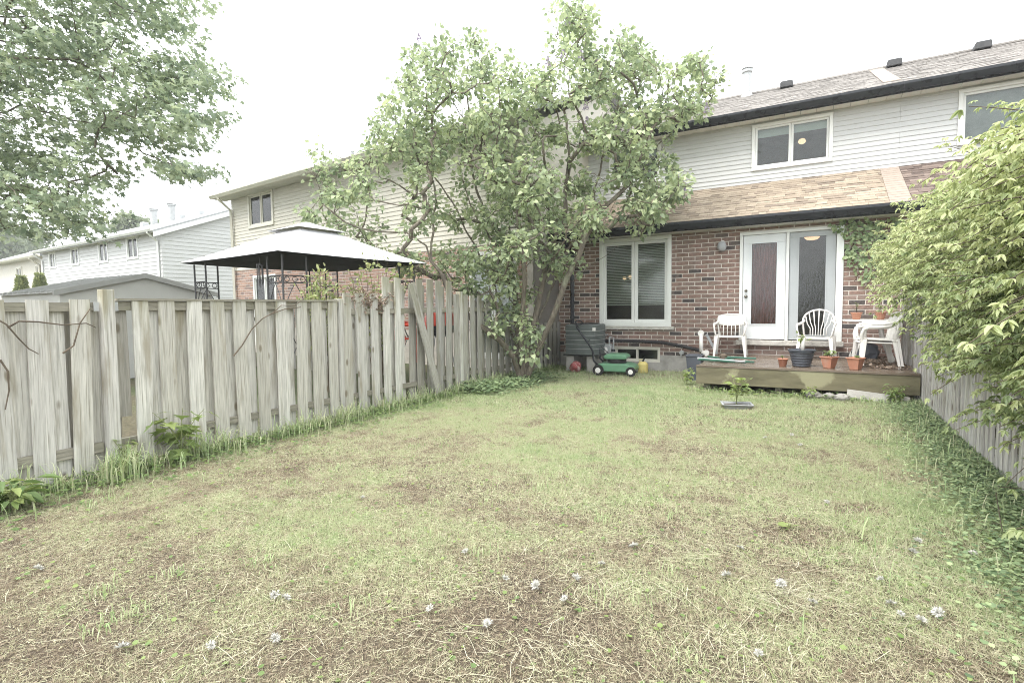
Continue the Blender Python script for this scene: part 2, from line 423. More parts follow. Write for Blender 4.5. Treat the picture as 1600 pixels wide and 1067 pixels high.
def leaf_arrays(shape, pos, tip, nrm, size, width=1.0):
    """pos (n,3) stalk points, tip (n,3) directions, nrm (n,3) rough upward sides, size (n,) lengths."""
    tv, tf = LEAF[shape]; tv = np.array(tv); tf = np.array(tf); n = len(pos); k = len(tv)
    y = unit(tip); x = unit(np.cross(y, nrm)); z = np.cross(x, y)
    s = np.asarray(size).reshape(n, 1, 1)
    w = np.broadcast_to(np.asarray(width, float).reshape(-1, 1, 1), (n, 1, 1)) if np.ndim(width) else width
    V = pos[:, None, :] + s * (tv[None, :, :1] * w * x[:, None, :] + tv[None, :, 1:2] * y[:, None, :] + tv[None, :, 2:] * z[:, None, :])
    F = (np.arange(n) * k)[:, None, None] + tf[None]
    return V.reshape(-1, 3), F.reshape(-1, 3), k
def leaf_mesh(name, shape, pos, tip, nrm, size, mat, tint, width=1.0):
    V, F, k = leaf_arrays(shape, pos, tip, nrm, size, width)
    return fast_mesh(name, V, F, mat, np.repeat(tint, k))
def rand_dirs(n): return unit(RNG.normal(size=(n, 3)))

class Skeleton:
    """Branches grown from a root to a cloud of targets; thickness follows what each limb carries."""
    def __init__(self, root): self.p = [np.array(root, float)]; self.par = [-1]; self.min_r = {}
    def path(self, pts, start=None):
        i = self.nearest(pts[0])[0] if start is None else start
        for q in pts:
            q = np.array(q, float); a = self.p[i]; n = max(1, int(np.linalg.norm(q - a) / .22))
            for k in range(1, n + 1):
                j = RNG.normal(size=3) * (.018 if k < n else 0)
                self.p.append(a + (q - a) * k / n + j); self.par.append(i); i = len(self.p) - 1
        return i
    def nearest(self, q, bias=None):
        A = np.array(self.p); d = np.linalg.norm(A - q, axis=1)
        if bias is not None: d = d + bias(A, q)
        return int(np.argmin(d)), d
    def reach(self, q, sag=0.0, step=.22, bias=None, start=None):
        q = np.array(q, float); i = self.nearest(q, bias)[0] if start is None else start
        a = self.p[i]; L = np.linalg.norm(q - a); n = max(1, int(L / step))
        side = RNG.normal(size=3) * .09 * L
        for k in range(1, n + 1):
            t = k / n
            j = side * math.sin(math.pi * t) + np.array([0, 0, sag * L * math.sin(math.pi * t)]) + RNG.normal(size=3) * .012
            self.p.append(a + (q - a) * t + (j if k < n else 0)); self.par.append(i); i = len(self.p) - 1
        return i
    def radii(self, tip=.004, power=2.3, gain=1.0):
        n = len(self.p); acc = np.zeros(n); kids = np.zeros(n, int)
        for i in range(n - 1, 0, -1):
            if kids[i] == 0: acc[i] = tip ** power
            acc[self.par[i]] += acc[i] * gain + (tip * .12) ** power; kids[self.par[i]] += 1
        return acc ** (1 / power)
    def mesh(self, name, mat, tip=.004, power=2.3, thin=None, thick=None, cap_r=9.):
        r = np.minimum(self.radii(tip, power), cap_r); V = []; F = []; 
        for i in range(1, len(self.p)):
            j = self.par[i]
            ra, rb = r[j], r[i]
            ra = min(ra, rb * 1.35)
            if thick and rb < thick: continue
            if thin and rb >= thin: continue
            n = 8 if rb > .03 else (5 if rb > .01 else 3)
            a, b = self.p[j], self.p[i]; d = unit(b - a); ref = np.array([0, 0, 1.]) if abs(d[2]) < .9 else np.array([1., 0, 0])
            u = unit(np.cross(d, ref)); w = np.cross(d, u); o = len(V)
            ext = d * rb * .3
            for q, rr in ((a - ext, ra), (b + ext, rb)):
                for k in range(n):
                    th = 2 * math.pi * k / n; V.append(q + rr * (math.cos(th) * u + math.sin(th) * w))
            for k in range(n):
                k2 = (k + 1) % n; F.append((o + k, o + k2, o + n + k2)); F.append((o + k, o + n + k2, o + n + k))
        me = fast_mesh(name, np.array(V), np.array(F), mat); 
        me.polygons.foreach_set('use_smooth', [True] * len(me.polygons))
        return me

def noise2(x, y, seed=0):
    """Smooth value noise on arrays."""
    r = np.random.default_rng(seed).random((64, 64)); xi = np.floor(x).astype(int); yi = np.floor(y).astype(int)
    fx = x - xi; fy = y - yi; fx = fx * fx * (3 - 2 * fx); fy = fy * fy * (3 - 2 * fy)
    g = lambda a, b: r[a % 64, b % 64]
    return (g(xi, yi) * (1 - fx) + g(xi + 1, yi) * fx) * (1 - fy) + (g(xi, yi + 1) * (1 - fx) + g(xi + 1, yi + 1) * fx) * fy
def fbm(x, y, seed=0): return (noise2(x, y, seed) + .5 * noise2(2.1 * x, 2.1 * y, seed + 1) + .25 * noise2(4.3 * x, 4.3 * y, seed + 2)) / 1.75

# ================================================================== the ground
YARD_X0, YARD_X1, WALL_Y = -5.43, 1.32, 11.77
def lushness(x, y):
    """0 bare thatch .. 1 green: greener towards the house and the fences, worn in the near middle."""
    n = fbm(x * .9 + 3.1, y * .9, 3)
    far = np.clip((y - 2.0) / 5.0, 0, 1)
    edge = np.clip((-4.6 - x) / .7, 0, 1) + np.clip((x - .3) / .7, 0, 1)
    return np.clip(.31 + .42 * far + (n - .5) * 1.45 + .3 * edge, 0, 1)
def ground_h(x, y):
    inside = (x > -40) & (x < 30) & (y > -12) & (y < 30)
    return np.where(inside, (fbm(x * 1.3, y * 1.3, 11) - .5) * .05 - .005, -.03)
def build_ground():
    xs = np.unique(np.concatenate([[-300, -200, -100, -60, -40, -25], np.arange(-14, -6, .5), np.arange(-6, 2.6, .08), np.arange(3, 12, .6), [20, 40, 100, 200, 300]]))
    ys = np.unique(np.concatenate([[-200, -100, -40, -20, -10, -5], np.arange(-3, 0, .4), np.arange(0, 12, .08), np.arange(12.5, 20, 1), [40, 100, 200, 300]]))
    X, Y = np.meshgrid(xs, ys); Z = ground_h(X, Y)
    n, m = len(xs), len(ys)
    idx = np.arange(n * m).reshape(m, n)
    a, b, c, d = idx[:-1, :-1].ravel(), idx[:-1, 1:].ravel(), idx[1:, 1:].ravel(), idx[1:, :-1].ravel()
    T = np.concatenate([np.stack([a, b, c], 1), np.stack([a, c, d], 1)])
    V = np.stack([X.ravel(), Y.ravel(), Z.ravel()], 1)
    vmat('lawn_soil', [(0, (.085, .068, .05)), (.35, (.1, .084, .056)), (.7, (.1, .096, .055)), (1, (.085, .1, .048))], rough=.95, scale=22, mott=.5, bump=1.0, world_co=True, detail=8)
    me = fast_mesh('ground', V, T, 'lawn_soil', tint=np.clip(lushness(V[:, 0], V[:, 1]), .01, 1))
    me.polygons.foreach_set('use_smooth', [True] * len(me.polygons))
    tag(link('ground', me), 'worn back garden lawn between the two wooden fences', 'lawn', kind='structure')
build_ground()

# ================================================================== house building kit
def cells_without(x0, x1, z0, z1, holes):
    xs = sorted({x0, x1, *[h[0] for h in holes], *[h[1] for h in holes]}); zs = sorted({z0, z1, *[h[2] for h in holes], *[h[3] for h in holes]})
    xs = [x for x in xs if x0 <= x <= x1]; zs = [z for z in zs if z0 <= z <= z1]
    for a, b in zip(xs, xs[1:]):
        for c, d in zip(zs, zs[1:]):
            mx, mz = (a + b) / 2, (c + d) / 2
            if not any(h[0] < mx < h[1] and h[2] < mz < h[3] for h in holes): yield a, b, c, d
def slab(x0, x1, y0, y1, z0, z1, holes=()):
    m = MB()
    for a, b, c, d in cells_without(x0, x1, z0, z1, holes): m.box(a, b, y0, y1, c, d)
    return m

def brick_layout(x0, x1, z0, z1, holes, L=.251, H=.0745, J=.015):
    out = []; row = 0; z = z0
    while z + H <= z1 + .03:
        zt = min(z + H, z1)
        x = x0 - (L + J) * (.5 if row % 2 else 0) - .02
        while x < x1:
            a, b = max(x, x0), min(x + L, x1)
            segs = [(a, b)] if b - a > .03 else []
            for h in holes:
                if h[2] < (z + zt) / 2 < h[3]:
                    new = []
                    for a, b in segs:
                        if b <= h[0] or a >= h[1]: new.append((a, b))
                        else:
                            if a < h[0] - .03: new.append((a, h[0] - .004))
                            if b > h[1] + .03: new.append((h[1] + .004, b))
                    segs = new
            out += [(a, b, z, zt) for a, b in segs]
            x += L + J
        z += H + J; row += 1
    return out
def lay_bricks(parent, layout, y, mat, pick):
    """Single bricks as objects for the 300 that `pick` ranks first, the rest as one joined mass."""
    layout = sorted(layout, key=pick)
    cache = {}; mass = MB(); tint = []
    for i, (a, b, c, d) in enumerate(layout):
        pr = random.uniform(-.0015, .0015)
        if i < 300:
            k = (round(b - a, 2), round(d - c, 3))
            if k not in cache:
                w, h = k[0] / 2, k[1] / 2; e = .004
                m = MB(); m.add([(-w, 0, -h), (w, 0, -h), (w, 0, h), (-w, 0, h), (-w + e, -.006, -h + e), (w - e, -.006, -h + e), (w - e, -.006, h - e), (-w + e, -.006, h - e)],
                                [(0, 1, 5, 4), (1, 2, 6, 5), (2, 3, 7, 6), (3, 0, 4, 7), (4, 5, 6, 7), (3, 2, 1, 0)])
                cache[k] = m.mesh('brick', mat)
            o = bpy.data.objects.new('brick', cache[k]); COL.objects.link(o); o.parent = parent
            o.location = ((a + b) / 2, y + pr + .0, (c + d) / 2)
        else:
            n = len(mass.f); e = .004
            mass.add([(a, y, c), (b, y, c), (b, y, d), (a, y, d), (a + e, y - .006 + pr, c + e), (b - e, y - .006 + pr, c + e), (b - e, y - .006 + pr, d - e), (a + e, y - .006 + pr, d - e)],
                     [(0, 1, 5, 4), (1, 2, 6, 5), (2, 3, 7, 6), (3, 0, 4, 7), (4, 5, 6, 7)])
            tint += [random.uniform(.01, 1)] * (len(mass.f) - n)
    if mass.f:
        mass.t = tint; o = link('brick_field', mass.mesh('brick_field', mat), None); o.parent = parent; o['kind'] = 'stuff'

def siding(parent, x0, x1, z0, z1, y, mat, exp=.102, name='siding_board', proud=.016, cut=None):
    z = z0; i = 0
    while z < z1 - .01:
        e = min(exp, z1 - z); a, b = x0, x1
        if cut: a, b = cut(z + e * .5)
        m = MB().prism([(y, z), (y - proud, z), (y - proud, z + .014), (y - .003, z + e), (y, z + e)], 'x', a, b)
        m.obj(name, mat, parent); z += e; i += 1

def shingles(parent, x0, x1, ya, za, yb, zb, mat, nmax=300, exp=.143, widths=(.13, .18, .24, .3, .37)):
    th = math.atan2(zb - za, yb - ya); L = math.hypot(zb - za, yb - ya); rows = int(L / exp) + 1
    tabs = []
    for r in range(rows):
        x = x0 - random.uniform(0, .3)
        while x < x1:
            w = random.choice(widths); a, b = max(x, x0), min(x + w, x1); x += w
            if b - a > .03: tabs.append((r, a, b))
    cache = {}; mass = MB(); tint = []
    ct, st = math.cos(th), math.sin(th)
    mid = (x0 + x1) / 2
    order = sorted(tabs, key=lambda t: (t[0] * .25 + abs(t[1] - mid) * .3))
    for i, (r, a, b) in enumerate(order):
        s = r * exp; ln = min(exp * 1.3, L - s + .02); lift = random.choice((0, 0, .004)); w = round(b - a, 2)
        prof = [(-.012 * (lift > 0), .012), (ln, .005), (ln, .001), (0, .001)]
        if i < nmax:
            k = (w, lift > 0, round(ln, 2))
            if k not in cache: cache[k] = MB().prism(prof, 'x', 0, max(w - .004, .02)).mesh('shingle', mat)
            o = bpy.data.objects.new('shingle', cache[k]); COL.objects.link(o); o.parent = parent
            o.location = (a, ya + ct * s - st * lift, za + st * s + ct * lift); o.rotation_euler = (th, 0, 0)
        else:
            n = len(mass.f)
            mass.prism([(ya + ct * (s + p) - st * (q + lift), za + st * (s + p) + ct * (q + lift)) for p, q in prof], 'x', a, b - .004)
            tint += [random.uniform(.01, 1)] * (len(mass.f) - n)
    if mass.f:
        mass.t = tint; o = link('shingle_field', mass.mesh('shingle_field', mat)); o.parent = parent; o['kind'] = 'stuff'

def window(parent, x0, x1, z0, z1, y, mat='vinyl_white', fw=.07, sf=.05, proud=.03, depth=.1, split=(.5,), glass='glass', name='window', lower=0.0):
    """Frame > sashes and panes, facing -Y on the wall plane y."""
    f = MB()
    f.box(x0, x1, y - proud, y + depth, z1 - fw, z1); f.box(x0, x1, y - proud, y + depth, z0, z0 + fw)
    f.box(x0, x0 + fw, y - proud, y + depth, z0 + fw, z1 - fw); f.box(x1 - fw, x1, y - proud, y + depth, z0 + fw, z1 - fw)
    fr = f.obj(name, mat, parent, bevel=.006)
    ix0, ix1 = x0 + fw, x1 - fw
    cuts = [ix0] + [ix0 + (ix1 - ix0) * s for s in split] + [ix1]
    for i, (a, b) in enumerate(zip(cuts, cuts[1:])):
        yy = y + .012 + .018 * (i % 2); a0, b0, c0, d0 = a + .002, b - .002, z0 + fw + .002, z1 - fw - .002
        s = MB()
        s.box(a0, b0, yy, yy + .045, d0 - sf, d0); s.box(a0, b0, yy, yy + .045, c0, c0 + sf)
        s.box(a0, a0 + sf, yy, yy + .045, c0 + sf, d0 - sf); s.box(b0 - sf, b0, yy, yy + .045, c0 + sf, d0 - sf)
        so = s.obj('sash', mat, None, bevel=.004); so.parent = fr
        p = MB().box(a0 + sf, b0 - sf, yy + .02, yy + .024, c0 + sf, d0 - sf).obj('pane', glass); p.parent = fr
    return fr
def room(parent, x0, x1, y0, y1, z0, z1, mat='room_dark'):
    m = MB(); m.add([(x, y, z) for z in (z0, z1) for y in (y0, y1) for x in (x0, x1)], [(0, 1, 3, 2), (4, 6, 7, 5), (2, 3, 7, 6), (0, 2, 6, 4), (1, 5, 7, 3)])
    return m.obj('interior_room', mat, parent)
def slat_blind(parent, x0, x1, z0, z1, y, mat='blind', pitch=.036):
    m = MB(); z = z1
    while z > z0:
        m.add([(x0, y - .012, z - .012), (x1, y - .012, z - .012), (x1, y + .012, z + .011), (x0, y + .012, z + .011)], [(0, 1, 2, 3)]); z -= pitch
    m.box(x0, x1, y - .014, y + .014, z0 - .022, z0)
    o = m.obj('blind', mat); o.parent = parent
    return o
def gutter(parent, x0, x1, y, z, mat, h=.13, d=.12, name='gutter'):
    prof = [(y, z), (y - .012, z), (y - .012, z - h + .012), (y - d * .55, z - h + .012), (y - d * .8, z - h * .5), (y - d, z - h * .28), (y - d, z), (y - d - .012, z + .002), (y - d - .012, z - h * .3), (y - d * .86, z - h * .62), (y - d * .6, z - h), (y, z - h)]
    return MB().prism(prof, 'x', x0, x1).obj(name, mat, parent)
def soffit(parent, x0, x1, y0, y1, z, mat, w=.305):
    x = x0; cache = {}
    while x < x1 - .02:
        b = min(x + w, x1); k = round(b - x, 3)
        if k not in cache: cache[k] = MB().add([(0, y0, 0), (k - .007, y0, 0), (k - .007, y1, 0), (0, y1, 0), (0, y0, .015), (k - .007, y0, .015), (k - .007, y1, .015), (0, y1, .015)], [(3, 2, 1, 0), (4, 5, 6, 7), (0, 1, 5, 4), (1, 2, 6, 5), (2, 3, 7, 6), (3, 0, 4, 7)]).mesh('soffit_panel', mat)
        o = link('soffit_panel', cache[k], parent)
        o.location = (x + .003, 0, z + random.uniform(0, .002)); x = b
    MB().box(x0, x1, y0 + .002, y1 - .002, z + .018, z + .03).obj('soffit_backing', 'dark_metal', parent)
def downspout(parent, path, mat, r=.04, name='downspout'):
    return MB().tube(path, r, 4, cap=True).obj(name, mat, parent)
def roof_vent(parent, x, y, z, mat='dark_metal', w=.32, h=.16):
    m = MB().prism([(-w / 2, 0), (w / 2, 0), (w / 2, h * .75), (w * .42, h), (-w * .42, h), (-w / 2, h * .75)], 'y', -.17, .17)
    m.v = [(x + a, y + b, z + c) for a, b, c in m.v]
    return m.obj('roof_vent', mat, parent, bevel=.01)
def flue(parent, x, y, z, h=.75, r=.1, mat='grey_metal'):
    m = MB().lathe([(r * 1.9, -.12), (r * 1.3, .06), (r, .1), (r, h - .14), (r * 1.35, h - .13), (r * 1.35, h - .06), (r * 1.1, h - .05), (r * 1.5, h - .03), (r * 1.2, h)], (x, y, z), 16)
    return m.obj('flue_pipe', mat, parent, smooth=False)

# ================================================================== our townhouse
HX0, HX1, UP_Y = -5.56, 1.40, 13.40
GUT_Y, GUT_Z = 11.38, 3.175
ROOF_Y, ROOF_Z, ROOF_S = 13.0, 5.72, .432
WIN = (-4.41, -2.755, 1.0, 3.0)
DOOR = (-1.375, .435, .73, 2.92)
BASE_WIN = (-4.06, -3.0, .185, .53)

house = thing('townhouse', 'brick townhouse with white upper siding, tan shingled lean-to roof and patio door', 'house', (-2.0, 13.0, 0))
found = MB()
for a, b, c, d in cells_without(HX0, HX1, -.2, .353, [BASE_WIN]): found.box(a, b, WALL_Y + .004, WALL_Y + .25, c, d)
found.obj('foundation', 'concrete', house)
holes = [WIN, DOOR, BASE_WIN]
wall = slab(HX0, HX1, WALL_Y + .0085, WALL_Y + .25, .353, 3.02, holes).obj('brick_wall', 'mortar', house)
def brick_rank(t):
    x = (t[0] + t[1]) / 2; z = (t[2] + t[3]) / 2
    if -2.75 < x < -1.35: return 0 + z * .001
    if -5.0 < x < -4.4: return 1
    if z < 1.0 and x < -2: return 2
    if .43 < x < .8: return 3
    return 5 + abs(x + 2)
lay_bricks(wall, brick_layout(HX0, HX1, .358, 3.0, [tuple(h) for h in holes]), WALL_Y + .0085, 'brick', brick_rank)

w1 = window(house, WIN[0], WIN[1], WIN[2], WIN[3], WALL_Y, fw=.085, sf=.07, proud=.035, depth=.14)
slat_blind(w1, WIN[0] + .1, -3.6, 1.5, 2.9, WALL_Y + .16)
slat_blind(w1, -3.565, WIN[1] - .1, 1.5, 2.9, WALL_Y + .16)
MB().box(WIN[0] - .03, WIN[1] + .07, WALL_Y - .07, WALL_Y + .05, .925, .998).obj('window_sill', 'stone_sill', house, bevel=.008)
room(house, -5.2, -2.0, WALL_Y + .26, 13.3, .5, 2.98, 'room_dark')
lamp_in = MB()
for dx, dz in ((-.14, 0), (.0, .03), (.14, 0)): lamp_in.lathe([(.005, -.05), (.035, -.03), (.045, 0), (.035, .035), (.01, .05)], (-3.86 + dx, 12.35, 2.12 + dz), 10)
lamp_in.obj('room_lamp', 'lamp_glow', house, smooth=True)
b1 = window(house, BASE_WIN[0], BASE_WIN[1], BASE_WIN[2], BASE_WIN[3], WALL_Y + .03, 'vinyl_cream', fw=.045, sf=.022, proud=.01, depth=.08, name='basement_window')
room(house, -4.2, -2.9, WALL_Y + .26, 12.8, .02, .5)

# patio door: hinged door on the left, fixed grey panel on the right
df = MB(); x0, x1, z0, z1 = DOOR; y = WALL_Y
df.box(x0, x1, y - .03, y + .14, z1 - .06, z1); df.box(x0, x0 + .06, y - .03, y + .14, z0, z1 - .06); df.box(x1 - .12, x1, y - .03, y + .14, z0, z1 - .06)
df.box(-.53, -.475, y - .028, y + .14, z0, z1 - .06)
door_frame = df.obj('door_frame', 'vinyl_white', house, bevel=.006)
def leaf(ax, bx, cz, dz, yy, mat, side, top, bot, name):
    m = MB(); m.box(ax, bx, yy, yy + .045, dz - top, dz); m.box(ax, bx, yy, yy + .045, cz, cz + bot)
    m.box(ax, ax + side, yy, yy + .045, cz + bot, dz - top); m.box(bx - side, bx, yy, yy + .045, cz + bot, dz - top)
    o = m.obj(name, mat, house, bevel=.004)
    t = MB(); g = .022; A, B, Cz, Dz = ax + side, bx - side, cz + bot, dz - top
    t.box(A - g, B + g, yy - .012, yy - .001, Dz, Dz + g); t.box(A - g, B + g, yy - .012, yy - .001, Cz - g, Cz); t.box(A - g, A, yy - .012, yy - .001, Cz, Dz); t.box(B, B + g, yy - .012, yy - .001, Cz, Dz)
    q = t.obj('glazing_bead', mat); q.parent = o
    p = MB().box(A, B, yy + .018, yy + .024, Cz, Dz).obj('pane', 'glass_door'); p.parent = o
    return o
door = leaf(x0 + .065, -.535, z0 + .02, z1 - .065, y + .01, 'door_white', .16, .17, .31, 'door')
fixed = leaf(-.47, x1 - .125, z0 + .02, z1 - .065, y + .03, 'door_grey', .165, .1, .1, 'fixed_door_panel')
for zz, r in ((1.74, .028), (1.62, .033)):
    k = MB().lathe([(r, 0), (r, -.012), (r * .5, -.016), (r * .5, -.035), (r * .85, -.045), (r * .8, -.065), (r * .3, -.072)], (x0 + .125, y + .01, zz), 14, 'y').obj('door_handle', 'knob', None, smooth=True); k.parent = door
MB().box(x0 - .05, x1 + .03, y - .09, y + .1, z0 - .095, z0 - .004).obj('door_sill', 'stone_sill', house, bevel=.006)
rm = room(house, -1.7, 1.2, WALL_Y + .26, 13.35, .6, 3.0, 'room_dark')
cu = MB(); n = 60
cu.add([(-1.25 + .75 * i / n, y + .2 + .025 * math.sin(i * 1.3), zz) for zz in (z0, z1) for i in range(n + 1)], [(i, i + 1, n + 2 + i, n + 1 + i) for i in range(n)])
cu.obj('curtain', 'curtain_red', house, smooth=True)
MB().lathe([(.02, .06), (.12, .045), (.145, .01), (.1, -.03), (.03, -.045)], (-.1, 12.7, 2.82), 18).obj('ceiling_light', 'lamp_glow_soft', house, smooth=True)

# lean-to roof, lower gutter and soffit
lz = lambda yy: GUT_Z + .02 + (yy - 11.36) * .5
lr = MB().prism([(11.36, lz(11.36)), (UP_Y, lz(UP_Y)), (UP_Y, lz(UP_Y) - .05), (11.36, lz(11.36) - .05)], 'x', HX0, HX1).obj('lean_to_roof', 'shingle_tan', house)
shingles(lr, HX0, HX1 - .32, 11.33, lz(11.33) + .003, UP_Y - .02, lz(UP_Y - .02) + .003, 'shingle_tan')
seam = MB()
for r in range(16):
    s = r * .143; yy = 11.33 + s * .894; seam.prism([(yy, lz(yy) + .016), (yy + .16, lz(yy + .16) + .008), (yy + .16, lz(yy + .16) + .002), (yy, lz(yy) + .002)], 'x', HX1 - .315, HX1 - .002)
seam.obj('roof_seam_strip', 'flashing', house)
gutter(house, HX0 - .02, HX1 + .1, GUT_Y, GUT_Z, 'black_metal', .15, .13)
MB().box(HX0, HX1, GUT_Y + .001, GUT_Y + .02, GUT_Z - .17, GUT_Z + .0).obj('fascia', 'black_metal', house)
soffit(house, HX0, HX1, GUT_Y + .022, WALL_Y + .008, GUT_Z - .165, 'soffit')
downspout(house, [(-5.08, GUT_Y - .05, GUT_Z - .12), (-5.08, GUT_Y - .05, 2.93), (-5.08, WALL_Y - .07, 2.72), (-5.08, WALL_Y - .07, .3), (-5.08, WALL_Y - .2, .12)], 'black_metal', .052)
MB().prism([(WALL_Y, .353), (UP_Y, .353), (UP_Y, lz(UP_Y) - .06), (WALL_Y, lz(WALL_Y) - .06)], 'x', HX0 + .004, HX0 + .1).obj('side_wall', 'brick', house)

# upper storey
UW = (-1.345, .24, 4.5, 5.525); UW2 = (-4.75, -3.4, 4.55, 5.52)
up = slab(HX0, HX1, UP_Y + .012, UP_Y + .2, 3.0, 5.66, [UW, UW2]).obj('upper_wall', 'siding_white', house)
def siding_around(parent, x0, x1, z0, z1, y, mat, holes, exp=.102, **k):
    z = z0
    while z < z1 - .01:
        e = min(exp, z1 - z); segs = [(x0, x1)]
        for h in holes:
            if h[2] < z + e and h[3] > z:
                segs = [q for a, b in segs for q in ([(a, min(b, h[0])), (max(a, h[1]), b)])]
                segs = [(a, b) for a, b in segs if b - a > .02]
        for a, b in segs: siding(parent, a, b, z, z + e, y, mat, e, **k)
        z += e
siding_around(up, HX0, HX1, 4.19, 5.6, UP_Y + .012, 'siding_white', [UW, UW2])
for i, w in enumerate((UW, UW2)):
    wo = window(house, *w, UP_Y - .005, fw=.07, sf=.045, proud=.03, depth=.1)
    room(house, w[0] - .6, w[1] + .6, UP_Y + .21, UP_Y + 2.6, w[2] - .7, w[3] + .15, 'room_warm' if i == 0 else 'room_dark')
    MB().box(w[0] + .09, w[1] - .09, UP_Y + .13, UP_Y + .14, w[3] - .27, w[3] - .08).obj('roller_blind', 'blind_pale', house)
MB().lathe([(.01, .07), (.06, .05), (.085, 0), (.06, -.04), (.02, -.06)], (-.36, UP_Y + .8, 5.22), 16).obj('bedroom_lamp', 'lamp_glow', house, smooth=True)
rz_ = lambda yy: ROOF_Z + .03 + (yy - ROOF_Y) * ROOF_S
def main_roof(h, x0, x1, mat, vents, fl, sf='soffit'):
    rf = MB().prism([(ROOF_Y, rz_(ROOF_Y)), (17.4, rz_(17.4)), (21.8, rz_(13.0)), (21.8, rz_(13.0) - .08), (17.4, rz_(17.4) - .1), (ROOF_Y, rz_(ROOF_Y) - .08)], 'x', x0, x1).obj('main_roof', mat, h)
    shingles(rf, x0, x1, ROOF_Y - .03, rz_(ROOF_Y - .03) + .003, 17.4, rz_(17.4) + .003, mat, nmax=0, exp=.143)
    MB().box(x0, x1, 17.32, 17.48, rz_(17.4) - .01, rz_(17.4) + .035).obj('ridge_cap', mat, h)
    for vx in vents: roof_vent(h, vx, 17.1, rz_(17.1))
    for fx in fl: flue(h, fx, 17.0, rz_(17.0), .8, .105)
    gutter(h, x0 - (.02 if x0 < 0 else 0), x1, ROOF_Y + .02, ROOF_Z, 'black_metal', .15, .13)
    MB().box(x0, x1, ROOF_Y + .021, ROOF_Y + .04, ROOF_Z - .17, ROOF_Z).obj('fascia', 'black_metal', h)
    soffit(h, x0, x1, ROOF_Y + .042, UP_Y + .008, ROOF_Z - .145, sf)
    MB().box(x0 + .01, x1 - .01, 21.3, 21.5, 0, 5.6).obj('far_wall', 'siding_white', h)
main_roof(house, HX0, HX1, 'shingle_grey', (-.84,), (-1.86,))
patch = MB().prism([(13.4, rz_(13.4) + .03), (17.25, rz_(17.25) + .03), (17.25, rz_(17.25) + .02), (13.4, rz_(13.4) + .02)], 'x', HX1 - .3, HX1 - .004).obj('roof_seam_strip', 'flashing', house)
MB().prism([(UP_Y, 3.0), (21.3, 3.0), (21.3, 5.6), (17.4, rz_(17.4) - .12), (UP_Y, 5.7)], 'x', HX0 + .004, HX0 + .1).obj('end_wall', 'siding_white', house)

# ================================================================== adjoining unit on the right
nb = thing('townhouse', 'adjoining white-sided townhouse with darker shingled lean-to roof, behind the vine', 'house', (4.8, 13.0, 0))
NX0, NX1 = HX1 + .002, 9.0
NW = (2.31, 4.3, 4.48, 5.535)
slab(NX0, NX1, WALL_Y + .012, WALL_Y + .25, -.1, 3.02, []).obj('lower_wall', 'brick_far', nb)
r2 = MB().prism([(11.36, lz(11.36)), (UP_Y, lz(UP_Y)), (UP_Y, lz(UP_Y) - .05), (11.36, lz(11.36) - .05)], 'x', NX0, NX1).obj('lean_to_roof', 'shingle_dark', nb)
shingles(r2, NX0, NX1, 11.33, lz(11.33) + .003, UP_Y - .02, lz(UP_Y - .02) + .003, 'shingle_dark', nmax=120)
gutter(nb, NX0 + .1, NX1, GUT_Y, GUT_Z, 'black_metal', .15, .13)
soffit(nb, NX0, NX1, GUT_Y + .022, WALL_Y + .008, GUT_Z - .165, 'soffit')
up2 = slab(NX0, NX1, UP_Y + .012, UP_Y + .2, 3.0, 5.66, [NW]).obj('upper_wall', 'siding_white', nb)
siding_around(up2, NX0, NX1, 4.19, 5.6, UP_Y + .012, 'siding_white', [NW])
wo = window(nb, *NW, UP_Y - .005, fw=.07, sf=.045, proud=.03, depth=.1, split=(.56,))
MB().box(NW[0] + .08, NW[1] - .08, UP_Y + .12, UP_Y + .135, NW[2] + .05, NW[3] - .07).obj('roller_blind', 'plastic_grey', nb)
room(nb, NW[0] - .4, NW[1] + .4, UP_Y + .21, UP_Y + 2.6, NW[2] - .7, NW[3] + .15)
main_roof(nb, NX0, NX1, 'shingle_grey', (1.62, 3.35), ())
MB().prism([(UP_Y, 3.0), (21.3, 3.0), (21.3, 5.6), (17.4, rz_(17.4) - .12), (UP_Y, 5.7)], 'x', NX1 - .1, NX1 - .004).obj('end_wall', 'siding_white', nb)

# ================================================================== beige house beyond the gazebo (local x along its wall, front face on y = 0)
BANG = math.atan2(10.488 - 11.349, -10.345 + 18.945)
bg = thing('townhouse', 'beige-sided house with brick ground floor and cream downspout behind the gazebo', 'house', (-18.55, 11.72, 0), BANG, local=True)
def loc_of(root, u, v, y=0.0):
    """Point on the local plane y of a turned thing under a pixel."""
    c, s = math.cos(root.rotation_euler[2]), math.sin(root.rotation_euler[2]); n = np.array([-s, c, 0]); o = np.array(root.location)
    r = ray(u, v); t = ((o - EYE) @ n + y) / (r @ n); p = EYE + r * t - o
    return np.array([c * p[0] + s * p[1], -s * p[0] + c * p[1], p[2]])
BL = float(loc_of(bg, 822, 300)[0]); BZ = 2.93; BE = 5.5
a, b = loc_of(bg, 387, 304), loc_of(bg, 428.5, 351); bw = (a[0], b[0], b[2], a[2])
a, b = loc_of(bg, 396, 431), loc_of(bg, 433, 470); bd = (a[0], b[0], .25, a[2])
a, b = loc_of(bg, 733, 395), loc_of(bg, 808, 455); bp_ = (a[0], b[0], .25, a[2])
lo = slab(0, BL, .012, .25, -.1, BZ, [bd, bp_]).obj('brick_wall', 'mortar', bg)
lay_bricks(lo, brick_layout(0.0, BL, .9, BZ - .01, [bd, bp_]), .012, 'brick_far', lambda t: 0 if t[0] < 4 else (1 if t[0] > 9.5 else 2))
bu = slab(0, BL, .012, .2, BZ + .002, BE + .05, [bw]).obj('upper_wall', 'siding_beige', bg)
